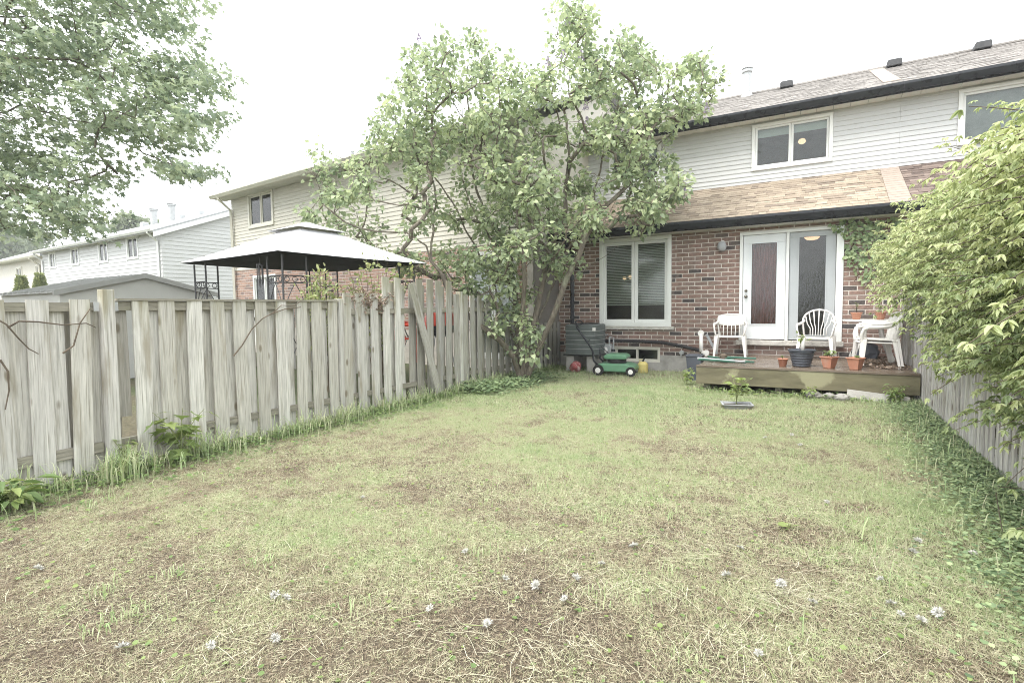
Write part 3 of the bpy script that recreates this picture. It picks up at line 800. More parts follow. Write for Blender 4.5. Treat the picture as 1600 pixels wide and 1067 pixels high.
siding_around(bu, 0, BL, BZ + .01, BE, 0.012, 'siding_beige', [bw], exp=.115)
window(bg, *bw, -.005, 'vinyl_cream', fw=.1, sf=.05, glass='glass')
MB().box(bw[0] + .75, bw[1] - .15, .16, .17, bw[2] + .1, bw[3] - .1).obj('curtain', 'curtain_white', bg)
room(bg, bw[0] - .4, bw[1] + .4, .21, 2.2, bw[2] - .4, bw[3] + .2)
dd = window(bg, *bd, -.005, 'vinyl_white', fw=.09, sf=.05, name='patio_door')
MB().box(bd[0] + .1, bd[1] - .1, .13, .14, bd[2] + .1, bd[3] - .1).obj('curtain', 'door_grey', bg)
window(bg, *bp_, -.005, 'vinyl_white', fw=.09, sf=.05, name='patio_door')
MB().box(bp_[0] + .1, bp_[1] - .1, .15, .16, bp_[2] + .1, bp_[3] - .12).obj('curtain', 'curtain_white', bg)
room(bg, bd[0] - .3, bd[1] + .3, .26, 2, 0, bd[3] + .1); room(bg, bp_[0] - .3, bp_[1] + .3, .26, 2, 0, bp_[3] + .1)
MB().prism([(-.45, BE + .14), (4.0, BE + .14 + 4.45 * .42), (8.4, BE + .14), (8.4, BE + .05), (4.0, BE + .05 + 4.45 * .42), (-.45, BE + .05)], 'x', -.45, BL + .3).obj('roof', 'shingle_far', bg)
gutter(bg, -.45, BL + .3, -.45, BE + .13, 'vinyl_cream', .13, .12)
soffit(bg, -.4, BL, -.44, .008, BE - .0, 'soffit')
MB().prism([(.0, -.1), (8.0, -.1), (8.0, BE), (4.0, BE + 1.85), (0, BE)], 'x', .004, .02).obj('end_wall', 'siding_beige', bg)
MB().prism([(.2, -.1), (8.0, -.1), (8.0, BE), (4.0, BE + 1.85), (.2, BE + .06)], 'x', BL - .03, BL - .004).obj('end_wall', 'siding_beige', bg)
downspout(bg, [(.1, -.5, BE + .02), (.1, -.5, BE - .05), (.1, -.07, BE - .4), (.1, -.07, .2)], 'vinyl_cream', .055)
for u, h in ((520, .3), (553, .45)):
    q = loc_of(bg, u, 243, 2.5); flue(bg, q[0], 3.4, BE + 1.75, h, .06)
for xx in np.linspace(7.7, 8.2, 2): roof_vent(bg, xx, 3.5, BE + 1.72)

# ================================================================== white house further left
wang = math.atan2(13.462 - 14.195, -28.248 + 44.107)
wh = thing('townhouse', 'long white-sided house with four narrow upper windows and white gable end', 'house', (-27.9, 13.95, 0), wang, local=True)
WL = 16.2; WE = 5.45
wins = []
for u0, u1, v0, v1 in ((76, 88, 395, 419), (110, 124.5, 388, 414), (153, 170, 379, 410), (197, 217, 371, 404)):
    a, b = loc_of(wh, u0, v0), loc_of(wh, u1, v1); wins.append((a[0], b[0], b[2], a[2]))
ww = slab(-WL, 0, .012, .2, -.1, WE + .05, wins).obj('front_wall', 'siding_white', wh)
siding_around(ww, -WL, 0, 1.2, WE, .012, 'siding_white', wins, exp=.2, proud=.025)
for w in wins:
    window(wh, *w, -.005, 'vinyl_white', fw=.1, sf=.04)
    MB().box(w[0] + (w[1] - w[0]) * .55, w[1] - .1, .15, .16, w[2] + .1, w[3] - .1).obj('curtain', 'curtain_white', wh)
    room(wh, w[0] - .2, w[1] + .2, .21, 1.6, w[2] - .2, w[3] + .15)
RISE = .40
gab = MB().prism([(.012, 1.6), (9.0, 1.6), (9.0, WE), (4.5, WE + 4.5 * RISE), (.012, WE)], 'x', -.2, -.012).obj('gable_wall', 'siding_white', wh)
MB().prism([(.03, -.1), (9.0, -.1), (9.0, 1.598), (.03, 1.598)], 'x', -.2, -.004).obj('brick_base', 'brick_far', wh)
z = 1.6
while z < WE + 4.4 * RISE:
    e = .2; zc = z + e; o0 = .012 if zc < WE else (zc - WE) / RISE; o1 = 9.0 if zc < WE else 9.0 - (zc - WE) / RISE
    if o1 - o0 > .2: MB().prism([(-.012, z), (.016, z), (.016, z + .02), (-.008, z + e), (-.012, z + e)], 'y', o0, o1)
    m = MB(); prof = [(-.012, z), (.016, z), (.016, z + .02), (-.008, z + e), (-.012, z + e)]
    m.add([(p, o0, q) for p, q in prof] + [(p, o1, q) for p, q in prof], [(4, 3, 2, 1, 0), (5, 6, 7, 8, 9)] + [(i, (i + 1) % 5, 5 + (i + 1) % 5, 5 + i) for i in range(5)])
    if o1 - o0 > .2:
        ob = m.obj('siding_board', 'siding_white'); ob.parent = gab
    z += e
MB().prism([(-.45, WE - .45 * RISE + .16), (4.5, WE + 4.5 * RISE + .16), (9.4, WE - .4 * RISE + .16), (9.4, WE - .4 * RISE + .06), (4.5, WE + 4.5 * RISE + .04), (-.45, WE - .45 * RISE + .06)], 'x', -WL - .3, .32).obj('roof', 'shingle_far', wh)
MB().prism([(-.45, WE - .45 * RISE + .07), (4.5, WE + 4.5 * RISE + .07), (4.5, WE + 4.5 * RISE - .17), (-.45, WE - .45 * RISE - .17)], 'x', .24, .335).obj('rake_board', 'vinyl_white', wh)
gutter(wh, -WL - .3, .24, -.452, WE + .06, 'vinyl_white', .13, .12)
MB().box(-WL, .2, -.44, .008, WE - .05, WE - .02).obj('soffit_panel', 'soffit', wh)
for xx in (-.25, -WL + .1): downspout(wh, [(xx, -.5, WE - .05), (xx, -.5, WE - .12), (xx, -.07, WE - .5), (xx, -.07, .2)], 'vinyl_white', .06)
for u, h in ((235, 1.15), (263.5, 1.2)):
    q = loc_of(wh, u, 340, 4.0); flue(wh, q[0], 4.2, WE + 4.2 * RISE, h, .2)
for u in (217, 305, 275):
    q = loc_of(wh, u, 340, 4.0); roof_vent(wh, q[0], 4.3, WE + 4.2 * RISE + .1, 'grey_metal', .5, .35)

# ================================================================== cream house at the far left
ch = thing('townhouse', 'distant cream house with low eave and cream gutter beyond the white house', 'house', (-45.0, 15.3, 0), wang, local=True)
CL = 16.0; CE = 5.35
cw = []
for u0, u1, v0, v1 in ((25, 36, 418, 446), (55, 64, 414, 440)):
    a, b = loc_of(ch, u0, v0), loc_of(ch, u1, v1); cw.append((a[0], b[0], b[2], a[2]))
cm = slab(-CL, 0, .012, .2, -.1, CE, cw).obj('front_wall', 'siding_beige', ch)
for w in cw:
    window(ch, *w, -.005, 'vinyl_cream', fw=.1, sf=.05); room(ch, w[0] - .2, w[1] + .2, .21, 1.6, w[2] - .2, w[3] + .15)
    MB().box(w[0] + (w[1] - w[0]) * .5, w[1] - .1, .15, .16, w[2] + .1, w[3] - .1).obj('curtain', 'curtain_white', ch)
MB().prism([(-.5, CE + .1), (4.2, CE + 1.95), (8.8, CE + .1), (8.8, CE), (4.2, CE + 1.85), (-.5, CE)], 'x', -CL - .3, .3).obj('roof', 'shingle_far', ch)
gutter(ch, -CL - .3, .3, -.5, CE + .1, 'vinyl_cream', .15, .13)
MB().box(-CL, .2, -.48, .008, CE - .04, CE - .01).obj('soffit_panel', 'soffit', ch)
downspout(ch, [(-1.6, -.55, CE - .02), (-1.6, -.55, CE - .1), (-1.6, -.07, CE - .5), (-1.6, -.07, .2)], 'vinyl_cream', .07)
flue(ch, -3.2, 2.6, CE + 1.0, 1.6, .18)

# ================================================================== wooden fence on the left: boards nailed to both sides of the rails
FX = -5.43
def board_mesh(w, h, t=.018, dog=0.0):
    """A sawn board: width along y, split into a few lengths so that it bows a little."""
    m = MB(); n = 5; bow = random.uniform(-.012, .012); tw = random.uniform(-.006, .006); sk = random.uniform(-.008, .008)
    for i in range(n + 1):
        q = i / n; z = h * q; off = bow * math.sin(math.pi * q); k = sk * math.sin(math.pi * q)
        top = random.uniform(-.006, .006) if i == n else 0
        m.v += [(off - tw * q, -w / 2 + k, z), (off + tw * q, w / 2 + k, z + top), (off + tw * q - t, w / 2 + k, z + top), (off - tw * q - t, -w / 2 + k, z)]
    for i in range(n):
        a = i * 4
        for k in range(4): m.f.append((a + k, a + (k + 1) % 4, a + 4 + (k + 1) % 4, a + 4 + k))
    m.f += [(3, 2, 1, 0), (n * 4, n * 4 + 1, n * 4 + 2, n * 4 + 3)]
    return m
fence = thing('board_fence', 'tall weathered grey board fence with boards on both sides of its rails', 'fence', (FX, 5.0, 0))
def put_board(parent, x, y, z, w, h, mat, lean=0.0, name='fence_board', tilt=0.0):
    o = link(name, board_mesh(w, h).mesh(name, mat), parent)
    o.location = (x, y, z); o.rotation_euler = (-lean, tilt, random.uniform(-.03, .03))
    return o
def top_of(y):
    if y < 4.9: return 1.575 + .004 * (y - 1.7)
    if y < 5.55: return 1.68
    if y < 7.35: return 1.93
    if y < 8.6: return 1.70
    return 1.1
y = .245; k = 0
while y < 11.7:
    t = top_of(y); far = y > 5.0
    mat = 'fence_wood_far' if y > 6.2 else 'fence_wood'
    skip = 2.14 < y < 2.3
    if not skip and not (6.0 < y < 6.35):
        h = t - (.02 if y < 5.4 else .06) + random.uniform(-.02, .025)
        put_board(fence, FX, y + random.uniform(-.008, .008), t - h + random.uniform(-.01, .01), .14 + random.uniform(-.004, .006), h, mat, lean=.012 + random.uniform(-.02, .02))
    if not 2.2 < y < 2.35:
        hb = t - .05 - random.uniform(.0, .03) if y < 5 else t - .1
        put_board(fence, FX - .062, y + .125 + random.uniform(-.012, .012), .05 + random.uniform(0, .03), .152 + random.uniform(-.004, .004), hb - .06, mat, lean=.012 + random.uniform(-.01, .01))
    y += .249; k += 1
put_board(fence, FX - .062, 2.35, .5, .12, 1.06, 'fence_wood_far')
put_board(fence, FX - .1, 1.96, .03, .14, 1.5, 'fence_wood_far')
put_board(fence, FX - .13, 2.3, .02, .08, .72, 'fence_wood_far', lean=.05)
for a, b, zt in ((.0, 2.16, 1.545), (2.28, 4.86, 1.56), (4.95, 8.6, 1.47), (8.6, 11.7, .95)):
    for zz, hh in ((zt - .09, .09), (.22, .09)):
        MB().box(FX - .058, FX - .02, a + .005, b - .005, zz + random.uniform(0, .02), zz + hh).obj('rail', 'rail_wood', fence)
MB().box(FX - .075, FX + .012, .0 + 2.33, 4.84, 1.563, 1.583).obj('cap_rail', 'rail_wood', fence)
for yy, hh, w in ((2.215, 1.66, .095), (4.88, 1.6, .09), (7.6, 1.75, .09), (9.6, 1.3, .09)):
    m = MB(); m.box(-.045, .045, -w / 2, w / 2, 0, hh)
    o = m.obj('fence_post', 'fence_wood', fence, bevel=.004); o.location = (FX - .0 if yy == 2.215 else FX - .05, yy, 0); o.rotation_euler = (-.012, 0, .05)
for yy in (2.155, 2.30):
    MB().box(FX + .002, FX + .008, yy - .02, yy + .02, 1.47, 1.55).obj('bracket', 'grey_metal', fence)
pl = board_mesh(.15, 1.83).obj('loose_plank', 'fence_wood_far'); a = at_x(640, 436, FX + .05); b = at_x(687, 613, FX + .16)
pl.location = tuple(b); d = a - b; pl.rotation_euler = (-math.atan2(d[1], d[2]), math.atan2(d[0], d[2]), .05)
tag(pl, 'loose grey plank leaning slantwise against the tall fence boards', 'plank')

# fence on the right, under the vine
rf = thing('picket_fence', 'grey fence of narrow pickets under the hanging green vine', 'fence', (1.34, 7.0, 0))
y = 2.2; i = 0
while y < 11.6:
    h = 1.52 + random.uniform(-.02, .02)
    put_board(rf, 1.338, y, .02, .074, h, 'picket_wood', lean=random.uniform(-.01, .01), name='picket')
    put_board(rf, 1.5, y + .07, .02, .082, h - .03, 'picket_wood', lean=random.uniform(-.01, .01), name='picket')
    y += .141
for zz in (.3, 1.3):
    MB().box(1.341, 1.46, 2.1, 11.65, zz, zz + .085).obj('rail', 'rail_wood', rf)

# ================================================================== things in the neighbouring garden
gz = thing('gazebo', 'garden gazebo with white two-tier canopy and black wrought metal posts', 'gazebo', (-7.4, 6.0, 0))
GZ = 2.27
gl = at_z(278, 411, GZ); gn = at_z(433, 391, GZ); ex = gn - gl; ex[2] = 0; L = np.linalg.norm(ex); ex /= L; ey = np.array([-ex[1], ex[0], 0])
def gp(a, b, z): p = gl + ex * a * L + ey * b * L; return (p[0], p[1], z)
cc = gp(.5, .5, 0)
def tier(zlo, zhi, half_lo, half_hi, sag, n=10):
    """Four sagging fabric slopes; each side one quad strip."""
    m = MB(); ring = []
    for r in range(5):
        q = r / 4; hh = half_lo + (half_hi - half_lo) * q; zz = zlo + (zhi - zlo) * (q ** 1.15)
        row = []
        for s in range(4):
            for i in range(n):
                t = i / n * 2 - 1; a, b = ((t, -1), (1, t), (-t, 1), (-1, -t))[s]
                z = zz - sag * (1 - t * t) * (1 - q) * .6 - .0
                row.append(gp(.5 + a * hh, .5 + b * hh, z))
        ring.append(row)
    N = 4 * n
    for row in ring: m.v += row
    for r in range(4):
        for i in range(N): m.f.append((r * N + i, r * N + (i + 1) % N, (r + 1) * N + (i + 1) % N, (r + 1) * N + i))
    return m
o = tier(GZ, GZ + .52, .5, .12, .02).obj('canopy', 'canopy', gz)
sd = o.modifiers.new('thick', 'SOLIDIFY'); sd.thickness = .004
o = tier(GZ + .54, GZ + .7, .16, .01, .0).obj('top_canopy', 'canopy', gz); sd = o.modifiers.new('thick', 'SOLIDIFY'); sd.thickness = .004
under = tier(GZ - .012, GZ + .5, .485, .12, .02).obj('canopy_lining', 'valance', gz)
for a, b, da, db in ((.06, .06, 1, 1), (.94, .06, -1, 1), (.06, .94, 1, -1), (.94, .94, -1, -1)):
    post = MB(); w = .13
    P0, P1, P2 = gp(a, b, 0), gp(a + da * w, b, 0), gp(a, b + db * w, 0)
    for p in (P0, P1, P2): post.tube([p, (p[0], p[1], GZ - .03)], .014, 6)
    po = post.obj('corner_post', 'dark_metal', gz)
    sc = MB()
    for Pa, Pb in ((P0, P1), (P0, P2)):
        Pa, Pb = np.array(Pa), np.array(Pb); zz = GZ - .42
        for h in (zz, zz + .1): sc.tube([Pa + (0, 0, h), Pb + (0, 0, h)], .008, 4)
        for j in range(3):
            c = Pa + (Pb - Pa) * (j + .5) / 3 + (0, 0, zz + .05); e = (Pb - Pa) / np.linalg.norm(Pb - Pa)
            sc.tube([c + e * .04 * math.cos(t) + np.array([0, 0, .04 * math.sin(t)]) for t in np.linspace(0, 2 * math.pi, 9)], .006, 4)
        for s0 in (0, 1):
            sc.tube([Pa + (Pb - Pa) * (.5 + (.45 if s0 else -.45) * math.cos(t * math.pi * 1.5)) + np.array([0, 0, .5 + (zz - .5) * t]) for t in np.linspace(0, 1, 14)], .007, 4)
    so = sc.obj('scrollwork', 'dark_metal'); so.parent = po
chm = thing('wind_chime', 'small dark wind chime hanging from the gazebo edge', 'wind chime', gp(.93, .22, 1.9))
p = np.array(at_d(406, 415, depth_of(gp(.9, .1, 2.0)) + .1))
m = MB(); m.tube([p + (0, 0, .2), p], .004, 4); m.lathe([(.05, 0), (.05, .02)], tuple(p), 10)
m.obj('top_disc', 'dark_metal', chm)
for t in np.linspace(0, 5.2, 5): MB().tube([p + (.04 * math.cos(t), .04 * math.sin(t), 0), p + (.04 * math.cos(t), .04 * math.sin(t), -.28 - .03 * math.sin(t * 3))], .008, 5).obj('chime_tube', 'dark_metal', chm)

shed = thing('garden_shed', 'pale grey metal garden shed with ribbed low gable roof', 'shed', (-14.6, 6.1, 0))
ax = at_z(226, 430, 2.3); sw = 1.55
ap = lambda x, dy, z: (x, ax[1] + dy, z)
SX0, SX1 = ax[0] - 3.2, ax[0]
MB().prism([(ax[1] - sw, 0), (ax[1] + sw, 0), (ax[1] + sw, 1.9), (ax[1], 2.28), (ax[1] - sw, 1.9)], 'x', SX0 + .05, SX1 - .06).obj('wall', 'shed_wall', shed)
for sgn in (-1, 1):
    n = 11; wd = (SX1 - SX0) / n
    for i in range(n):
        xx = SX0 + i * wd
        m = MB(); z_at = lambda d: 2.31 - d * .25
        for u0, u1, hh in ((0, .78, 0.0), (.78, 1.0, .03)):
            m.prism([(ax[1] + sgn * d, z) for d, z in ((0, z_at(0) + hh), (sw + .12, z_at(sw + .12) + hh), (sw + .12, z_at(sw + .12) - .02), (0, z_at(0) - .02))], 'x', xx + u0 * wd + .001, xx + u1 * wd)
        m.obj('roof_panel', 'shed_roof', shed)
    MB().prism([(ax[1] + sgn * d, z) for d, z in ((0, 2.345), (sw + .13, 2.345 - (sw + .13) * .25), (sw + .13, 2.235 - (sw + .13) * .25), (0, 2.235))], 'x', SX1 - .01, SX1 + .04).obj('rake_trim', 'shed_roof', shed)

# low fence between the far gardens
ff = thing('board_fence', 'low dark grey board fence beyond the gazebo', 'fence', (-11.0, 8.2, 0))
for i in range(44):
    x = -16.5 + i * .2
    put_board(ff, x, 8.6 - .0 * i, 0, .16, 1.5 + .01 * math.sin(i), 'fence_wood_far').rotation_euler = (0, 0, math.pi / 2)
MB().box(-16.5, -7.7, 8.63, 8.67, 1.2, 1.29).obj('rail', 'rail_wood', ff)

# red things glimpsed through the tall fence
gr = thing('kettle_grill', 'glossy red domed grill glimpsed through the gaps of the tall fence', 'grill', (-6.55, 8.0, 0))
c = at_x(688, 506, -6.5)
MB().lathe([(.34, -.03), (.345, .0), (.32, .12), (.25, .21), (.14, .27), (.03, .29)], tuple(c), 22).obj('lid', 'plastic_red', gr, smooth=True)
MB().lathe([(.1, -.26), (.24, -.2), (.33, -.1), (.34, -.032)], tuple(c), 22).obj('bowl', 'black_metal', gr, smooth=True)
for t in (.4, 2.5, 4.6): MB().tube([c + (.15 * math.cos(t), .15 * math.sin(t), -.2), (c[0] + .34 * math.cos(t), c[1] + .34 * math.sin(t), 0)], .015, 6).obj('leg', 'grey_metal', gr)

# ================================================================== deck and what stands on it
DX0, DX1, DY0, DZ = -1.735, 1.30, 9.34, .44
deck = thing('deck', 'low wet brown timber deck in front of the patio door', 'deck', (-.2, 10.5, 0))
n = 16; wd = (WALL_Y - .1 - DY0 - .02) / n
for i in range(n):
    m = MB(); yy = DY0 + .02 + i * wd; s = random.uniform(-.003, .003)
    m.box(DX0 + random.uniform(0, .02), DX1, yy + .003, yy + wd - .003, DZ - .03 + s, DZ + s)
    m.obj('deck_board', 'deck_wood', deck, bevel=.003)
MB().box(DX0 - .02, DX1 + .01, DY0 - .025, DY0 + .018, .125, DZ - .034).obj('fascia_board', 'fascia_wood', deck, bevel=.004)
MB().box(DX0 - .015, DX1 + .008, DY0 - .035, DY0 + .016, DZ - .032, DZ + .003).obj('edge_board', 'deck_wood', deck, bevel=.003)
MB().box(DX0 - .02, DX0 + .02, DY0 + .02, WALL_Y - .1, .13, DZ - .034).obj('side_board', 'fascia_wood', deck)
for x in (-1.6, -.5, .55, 1.2):
    for yy in (9.48, 11.3): MB().box(x - .045, x + .045, yy - .045, yy + .045, 0, DZ - .035).obj('deck_post', 'rail_wood', deck)
for x in (-1.1, 0, .9): MB().box(x - .02, x + .02, 9.37, 11.6, .2, DZ - .036).obj('joist', 'rail_wood', deck)

def rounded_tube(m, pts, r, n=6, flat=1.0):
    m.tube(pts, r, n, flat); return m
def plastic_chair(label, kind, loc, rz, mat='plastic_white', group=None, hs=1.0):
    """Moulded garden chair: front towards local -y."""
    c = thing('plastic_chair', label, 'chair', loc, rz, group, local=True)
    W = .25
    m = MB(); ns = 7
    for j in range(ns + 1):
        for i in range(ns + 1):
            x = -W + 2 * W * i / ns; yy = -.23 + .46 * j / ns
            z = .415 - .018 * (1 - (x / W) ** 2) * (1 - ((yy) / .25) ** 2) - (.02 if j == 0 else 0) - .02 * (j / ns)
            m.v.append((x * (1 - .12 * j / ns), yy, z))
    for j in range(ns):
        for i in range(ns): a = j * (ns + 1) + i; m.f.append((a, a + 1, a + ns + 2, a + ns + 1))
    s = m.obj('seat', mat, c, smooth=True); sd = s.modifiers.new('thick', 'SOLIDIFY'); sd.thickness = .022
    for sx in (-1, 1):
        for yy, fy, rr in ((-.22, -.255, 1), (.2, .27, 0)):
            lg = MB(); top, bot = (sx * (W - .005), yy, .42), (sx * (W + .035), fy, 0)
            for q in np.linspace(0, 1, 4):
                w_ = .036 * (1 - q) + .018 * q; d_ = .026 * (1 - q) + .016 * q
                px, py, pz = [top[k] + (bot[k] - top[k]) * q for k in range(3)]
                lg.v += [(px - w_, py - d_, pz), (px + w_, py - d_, pz), (px + w_, py + d_, pz), (px - w_, py + d_, pz)]
            for r in range(3):
                for k in range(4): lg.f.append((r * 4 + k, r * 4 + (k + 1) % 4, r * 4 + 4 + (k + 1) % 4, r * 4 + 4 + k))
            lg.f += [(0, 1, 2, 3), (15, 14, 13, 12)]
            lg.obj('leg', mat, c, bevel=.006)
        ar = MB(); pts = [(sx * (W + .0), -.225, .40), (sx * (W + .03), -.235, .52), (sx * (W + .045), -.21, .605), (sx * (W + .05), -.14, .635), (sx * (W + .045), .02, .635), (sx * (W + .02), .16, .655), (sx * (W - .02), .245, .7)]
        P2 = []
        for a, b in zip(pts, pts[1:]): P2 += [tuple(np.array(a) + (np.array(b) - np.array(a)) * t) for t in (0, .5)]
        ar.tube(P2 + [pts[-1]], .026, 8, flat=.6); ar.obj('armrest', mat, c, smooth=True)
    H = (.9 if kind == 'fan' else .82) * hs
    by = lambda z: .2 + (z - .4) * .22
    bk = MB()
    arch = [(-W + .02, by(.4), .4), (-W - .005, by(.6), .6)]
    for t in np.linspace(math.pi, 0, 13):
        z = H - .2 + .2 * math.sin(t) if kind == 'fan' else H - .1 + .1 * math.sin(t) ** .6
        arch.append(((W + .01) * math.cos(t), by(z) - .03 * (math.cos(t) ** 2), z))
    arch += [(W + .005, by(.6), .6), (W - .02, by(.4), .4)]
    bk.tube(arch, .024, 8, flat=.7); bo = bk.obj('backrest', mat, c, smooth=True)
    if kind == 'fan':
        for k in range(7):
            q = (k - 3) / 3; th = math.pi / 2 - q * 1.15
            tip = ((W - .0) * math.cos(th) * .96, 0, H - .2 + .195 * math.sin(th)); sl = MB()
            path = [(q * .13, by(.42), .42), (q * .135, by(.55), .55), ((q * .14 + tip[0]) / 2 + q * .01, by(.66), .67 if abs(q) < .8 else .64), (tip[0], by(tip[2]) - .01, tip[2])]
            sl.tube(path, [.016, .015, .017, .02], 6, flat=.5); so = sl.obj('slat', mat, None, smooth=True); so.parent = bo
    else:
        top = MB(); n = 12
        for zz in (H - .2, H - .16, H - .02):
            top.v += [((W) * (-1 + 2 * i / n), by(zz) - .035 * (-1 + 2 * i / n) ** 2 - .008, zz + (.015 if zz > H - .1 else -.03) * (1 - (-1 + 2 * i / n) ** 2)) for i in range(n + 1)]
        top.f = [(r * (n + 1) + i, r * (n + 1) + i + 1, (r + 1) * (n + 1) + i + 1, (r + 1) * (n + 1) + i) for r in range(2) for i in range(n)]
        to = top.obj('top_band', mat, None, smooth=True); to.parent = bo; sd = to.modifiers.new('thick', 'SOLIDIFY'); sd.thickness = .02
        for k in range(5):
            q = (k - 2) / 2; sl = MB(); sl.tube([(q * .15, by(.4), .4), (q * .15, by(.52), .52), (q * .15, by(H - .2) - .005, H - .19)], .03, 6, flat=.3); so = sl.obj('slat', mat, None, smooth=True); so.parent = bo
    return c
plastic_chair('low-backed white plastic chair against the brick wall beside the door', 'low', (-1.47, 11.28, DZ), .06)
plastic_chair('white plastic chair with tall fan back in front of the grey door panel', 'fan', (.02, 11.18, DZ), -.12)
side = 'white plastic armchairs nested together by the vine'
plastic_chair('lower of two nested white plastic armchairs turned sideways beside the vine', 'low', (.83, 10.15, DZ), -1.45, group=side)
plastic_chair('upper of two nested white plastic armchairs turned sideways beside the vine', 'low', (.86, 10.16, DZ + .045), -1.43, group=side)
plastic_chair('red plastic chair seen through the fence behind the leaning plank', 'low', (-6.2, 7.1, .55), 1.9, 'plastic_red')

tb = thing('garden_table', 'round white plastic table holding two terracotta pots by the wall', 'table', (.86, 11.1, DZ), local=True)
MB().lathe([(.4, .69), (.44, .695), (.45, .71), (.44, .722), (.02, .724)], (0, 0, 0), 28).obj('table_top', 'plastic_white', tb, smooth=False)
for t in (.8, 2.4, 3.9, 5.5):
    MB().tube([(.16 * math.cos(t), .16 * math.sin(t), .69), (.2 * math.cos(t), .2 * math.sin(t), .45), (.3 * math.cos(t), .3 * math.sin(t), .25), (.4 * math.cos(t), .4 * math.sin(t), .06), (.41 * math.cos(t), .41 * math.sin(t), 0)], [.03, .028, .028, .028, .024], 8).obj('leg', 'plastic_white', tb, smooth=True)

def pot(label, loc, r0, r1, h, mat, sq=0.0, plant=None, rz=0.0, name='plant_pot', rim=.12, group=None, ribs=0):
    p = thing(name, label, 'plant pot', loc, rz, group, local=True)
    n = 4 if sq else 24; t = .07 * r1
    prof = [(r0 * .9, 0), (r0, .005)]
    body = (1 - rim) * h
    for k in range(ribs):
        q = (k + .5) / ribs; prof += [(r0 + (r1 - r0) * (q - .3 / ribs), body * (q - .3 / ribs)), (r0 + (r1 - r0) * q + .006, body * q), (r0 + (r1 - r0) * (q + .3 / ribs), body * (q + .3 / ribs))]
    prof += [(r1 * .97, body), (r1 * 1.09, body + .004), (r1 * 1.11, h - .004), (r1 * 1.05, h), (r1 * 1.0, h), (r1 * .93, h * .85), (.01, h * .85)]
    if sq: prof = [(a * 1.32, b) for a, b in prof]
    MB().lathe(prof, (0, 0, 0), n).obj('pot_body', mat, p, smooth=(not sq and ribs == 0), bevel=.006 if sq else 0)
    k = 1.25 if sq else 1
    MB().lathe([(r1 * .9 * k, h * .84), (r1 * .9 * k, h * .87), (.01, h * .9)], (0, 0, 0), n).obj('soil', 'soil', p)
    if plant:
        m_leaf, cnt, hh, size, spread = plant
        stem = MB(); pos = []; tip = []
        for i in range(max(1, cnt // 9)):
            a = random.uniform(0, 6.28); q = np.array([spread * .6 * math.cos(a), spread * .6 * math.sin(a), hh * random.uniform(.6, 1)]) + (0, 0, h * .87)
            stem.tube([(q[0] * .3, q[1] * .3, h * .86), ((q[0]) * .6, q[1] * .6, (h * .87 + q[2]) / 2), q], .005, 4)
            for j in range(9):
                s = random.uniform(.35, 1); b = random.uniform(0, 6.28)
                pos.append(np.array([q[0] * (.3 + .7 * s), q[1] * (.3 + .7 * s), h * .87 + (q[2] - h * .87) * s])); tip.append((math.cos(b), math.sin(b), random.uniform(-.4, .5)))
        stem.obj('stem', 'twig', p)
        k = len(pos); pos = np.array(pos)
        link('foliage', leaf_mesh('foliage', 'round', pos, np.array(tip), np.tile([0, 0, 1.], (k, 1)) + .3 * rand_dirs(k), RNG.uniform(.7, 1.2, k) * size, m_leaf, RNG.uniform(.3, 1, k)), p)
    return p
pot('small round terracotta pot with a sprout on the deck edge', (-.45, 9.6, DZ), .052, .075, .13, 'terracotta', plant=('weed_leaf', 9, .09, .035, .03))
pot('large dark grey ribbed round planter on the deck edge', (-.185, 9.72, DZ), .125, .185, .28, 'plastic_dark', plant=None, ribs=6)
pot('square terracotta planter with leafy seedlings beside the dark round planter', (.2, 9.62, DZ), .062, .098, .185, 'terracotta', 1, ('weed_leaf', 45, .12, .05, .1), rz=math.pi / 4 + .2)
pot('square terracotta planter almost bare, in front of the nested chairs', (.545, 9.57, DZ), .062, .098, .185, 'terracotta', 1, ('weed_leaf', 9, .05, .06, .05), rz=math.pi / 4 + .28)
for x, y in ((.62, 11.05), (.98, 11.15)):
    pot('small terracotta pot on the white garden table, ' + ('nearer the patio door' if x < .8 else 'nearer the vine'), (x, y, DZ + .724), .055, .085, .13, 'terracotta', plant=('weed_leaf', 18, .22, .035, .05), group='pots on the garden table')
st = thing('plant_stake', 'pale wrapped stem rising from the large dark planter', 'stem', (-.17, 9.72, DZ + .2))
MB().tube([(-.17, 9.72, DZ + .24), (-.172, 9.72, DZ + .36), (-.165, 9.722, DZ + .46)], [.03, .032, .026], 8).obj('stem', 'plastic_white', st, smooth=True)
n = 26; pos = np.tile([-.18, 9.72, DZ + .47], (n, 1)) + RNG.normal(size=(n, 3)) * (.05, .05, .05)
link('foliage', leaf_mesh('foliage', 'round', pos, rand_dirs(n), np.tile([0, 0, 1.], (n, 1)), RNG.uniform(.04, .07, n), 'weed_leaf', RNG.uniform(.6, 1, n)), st)

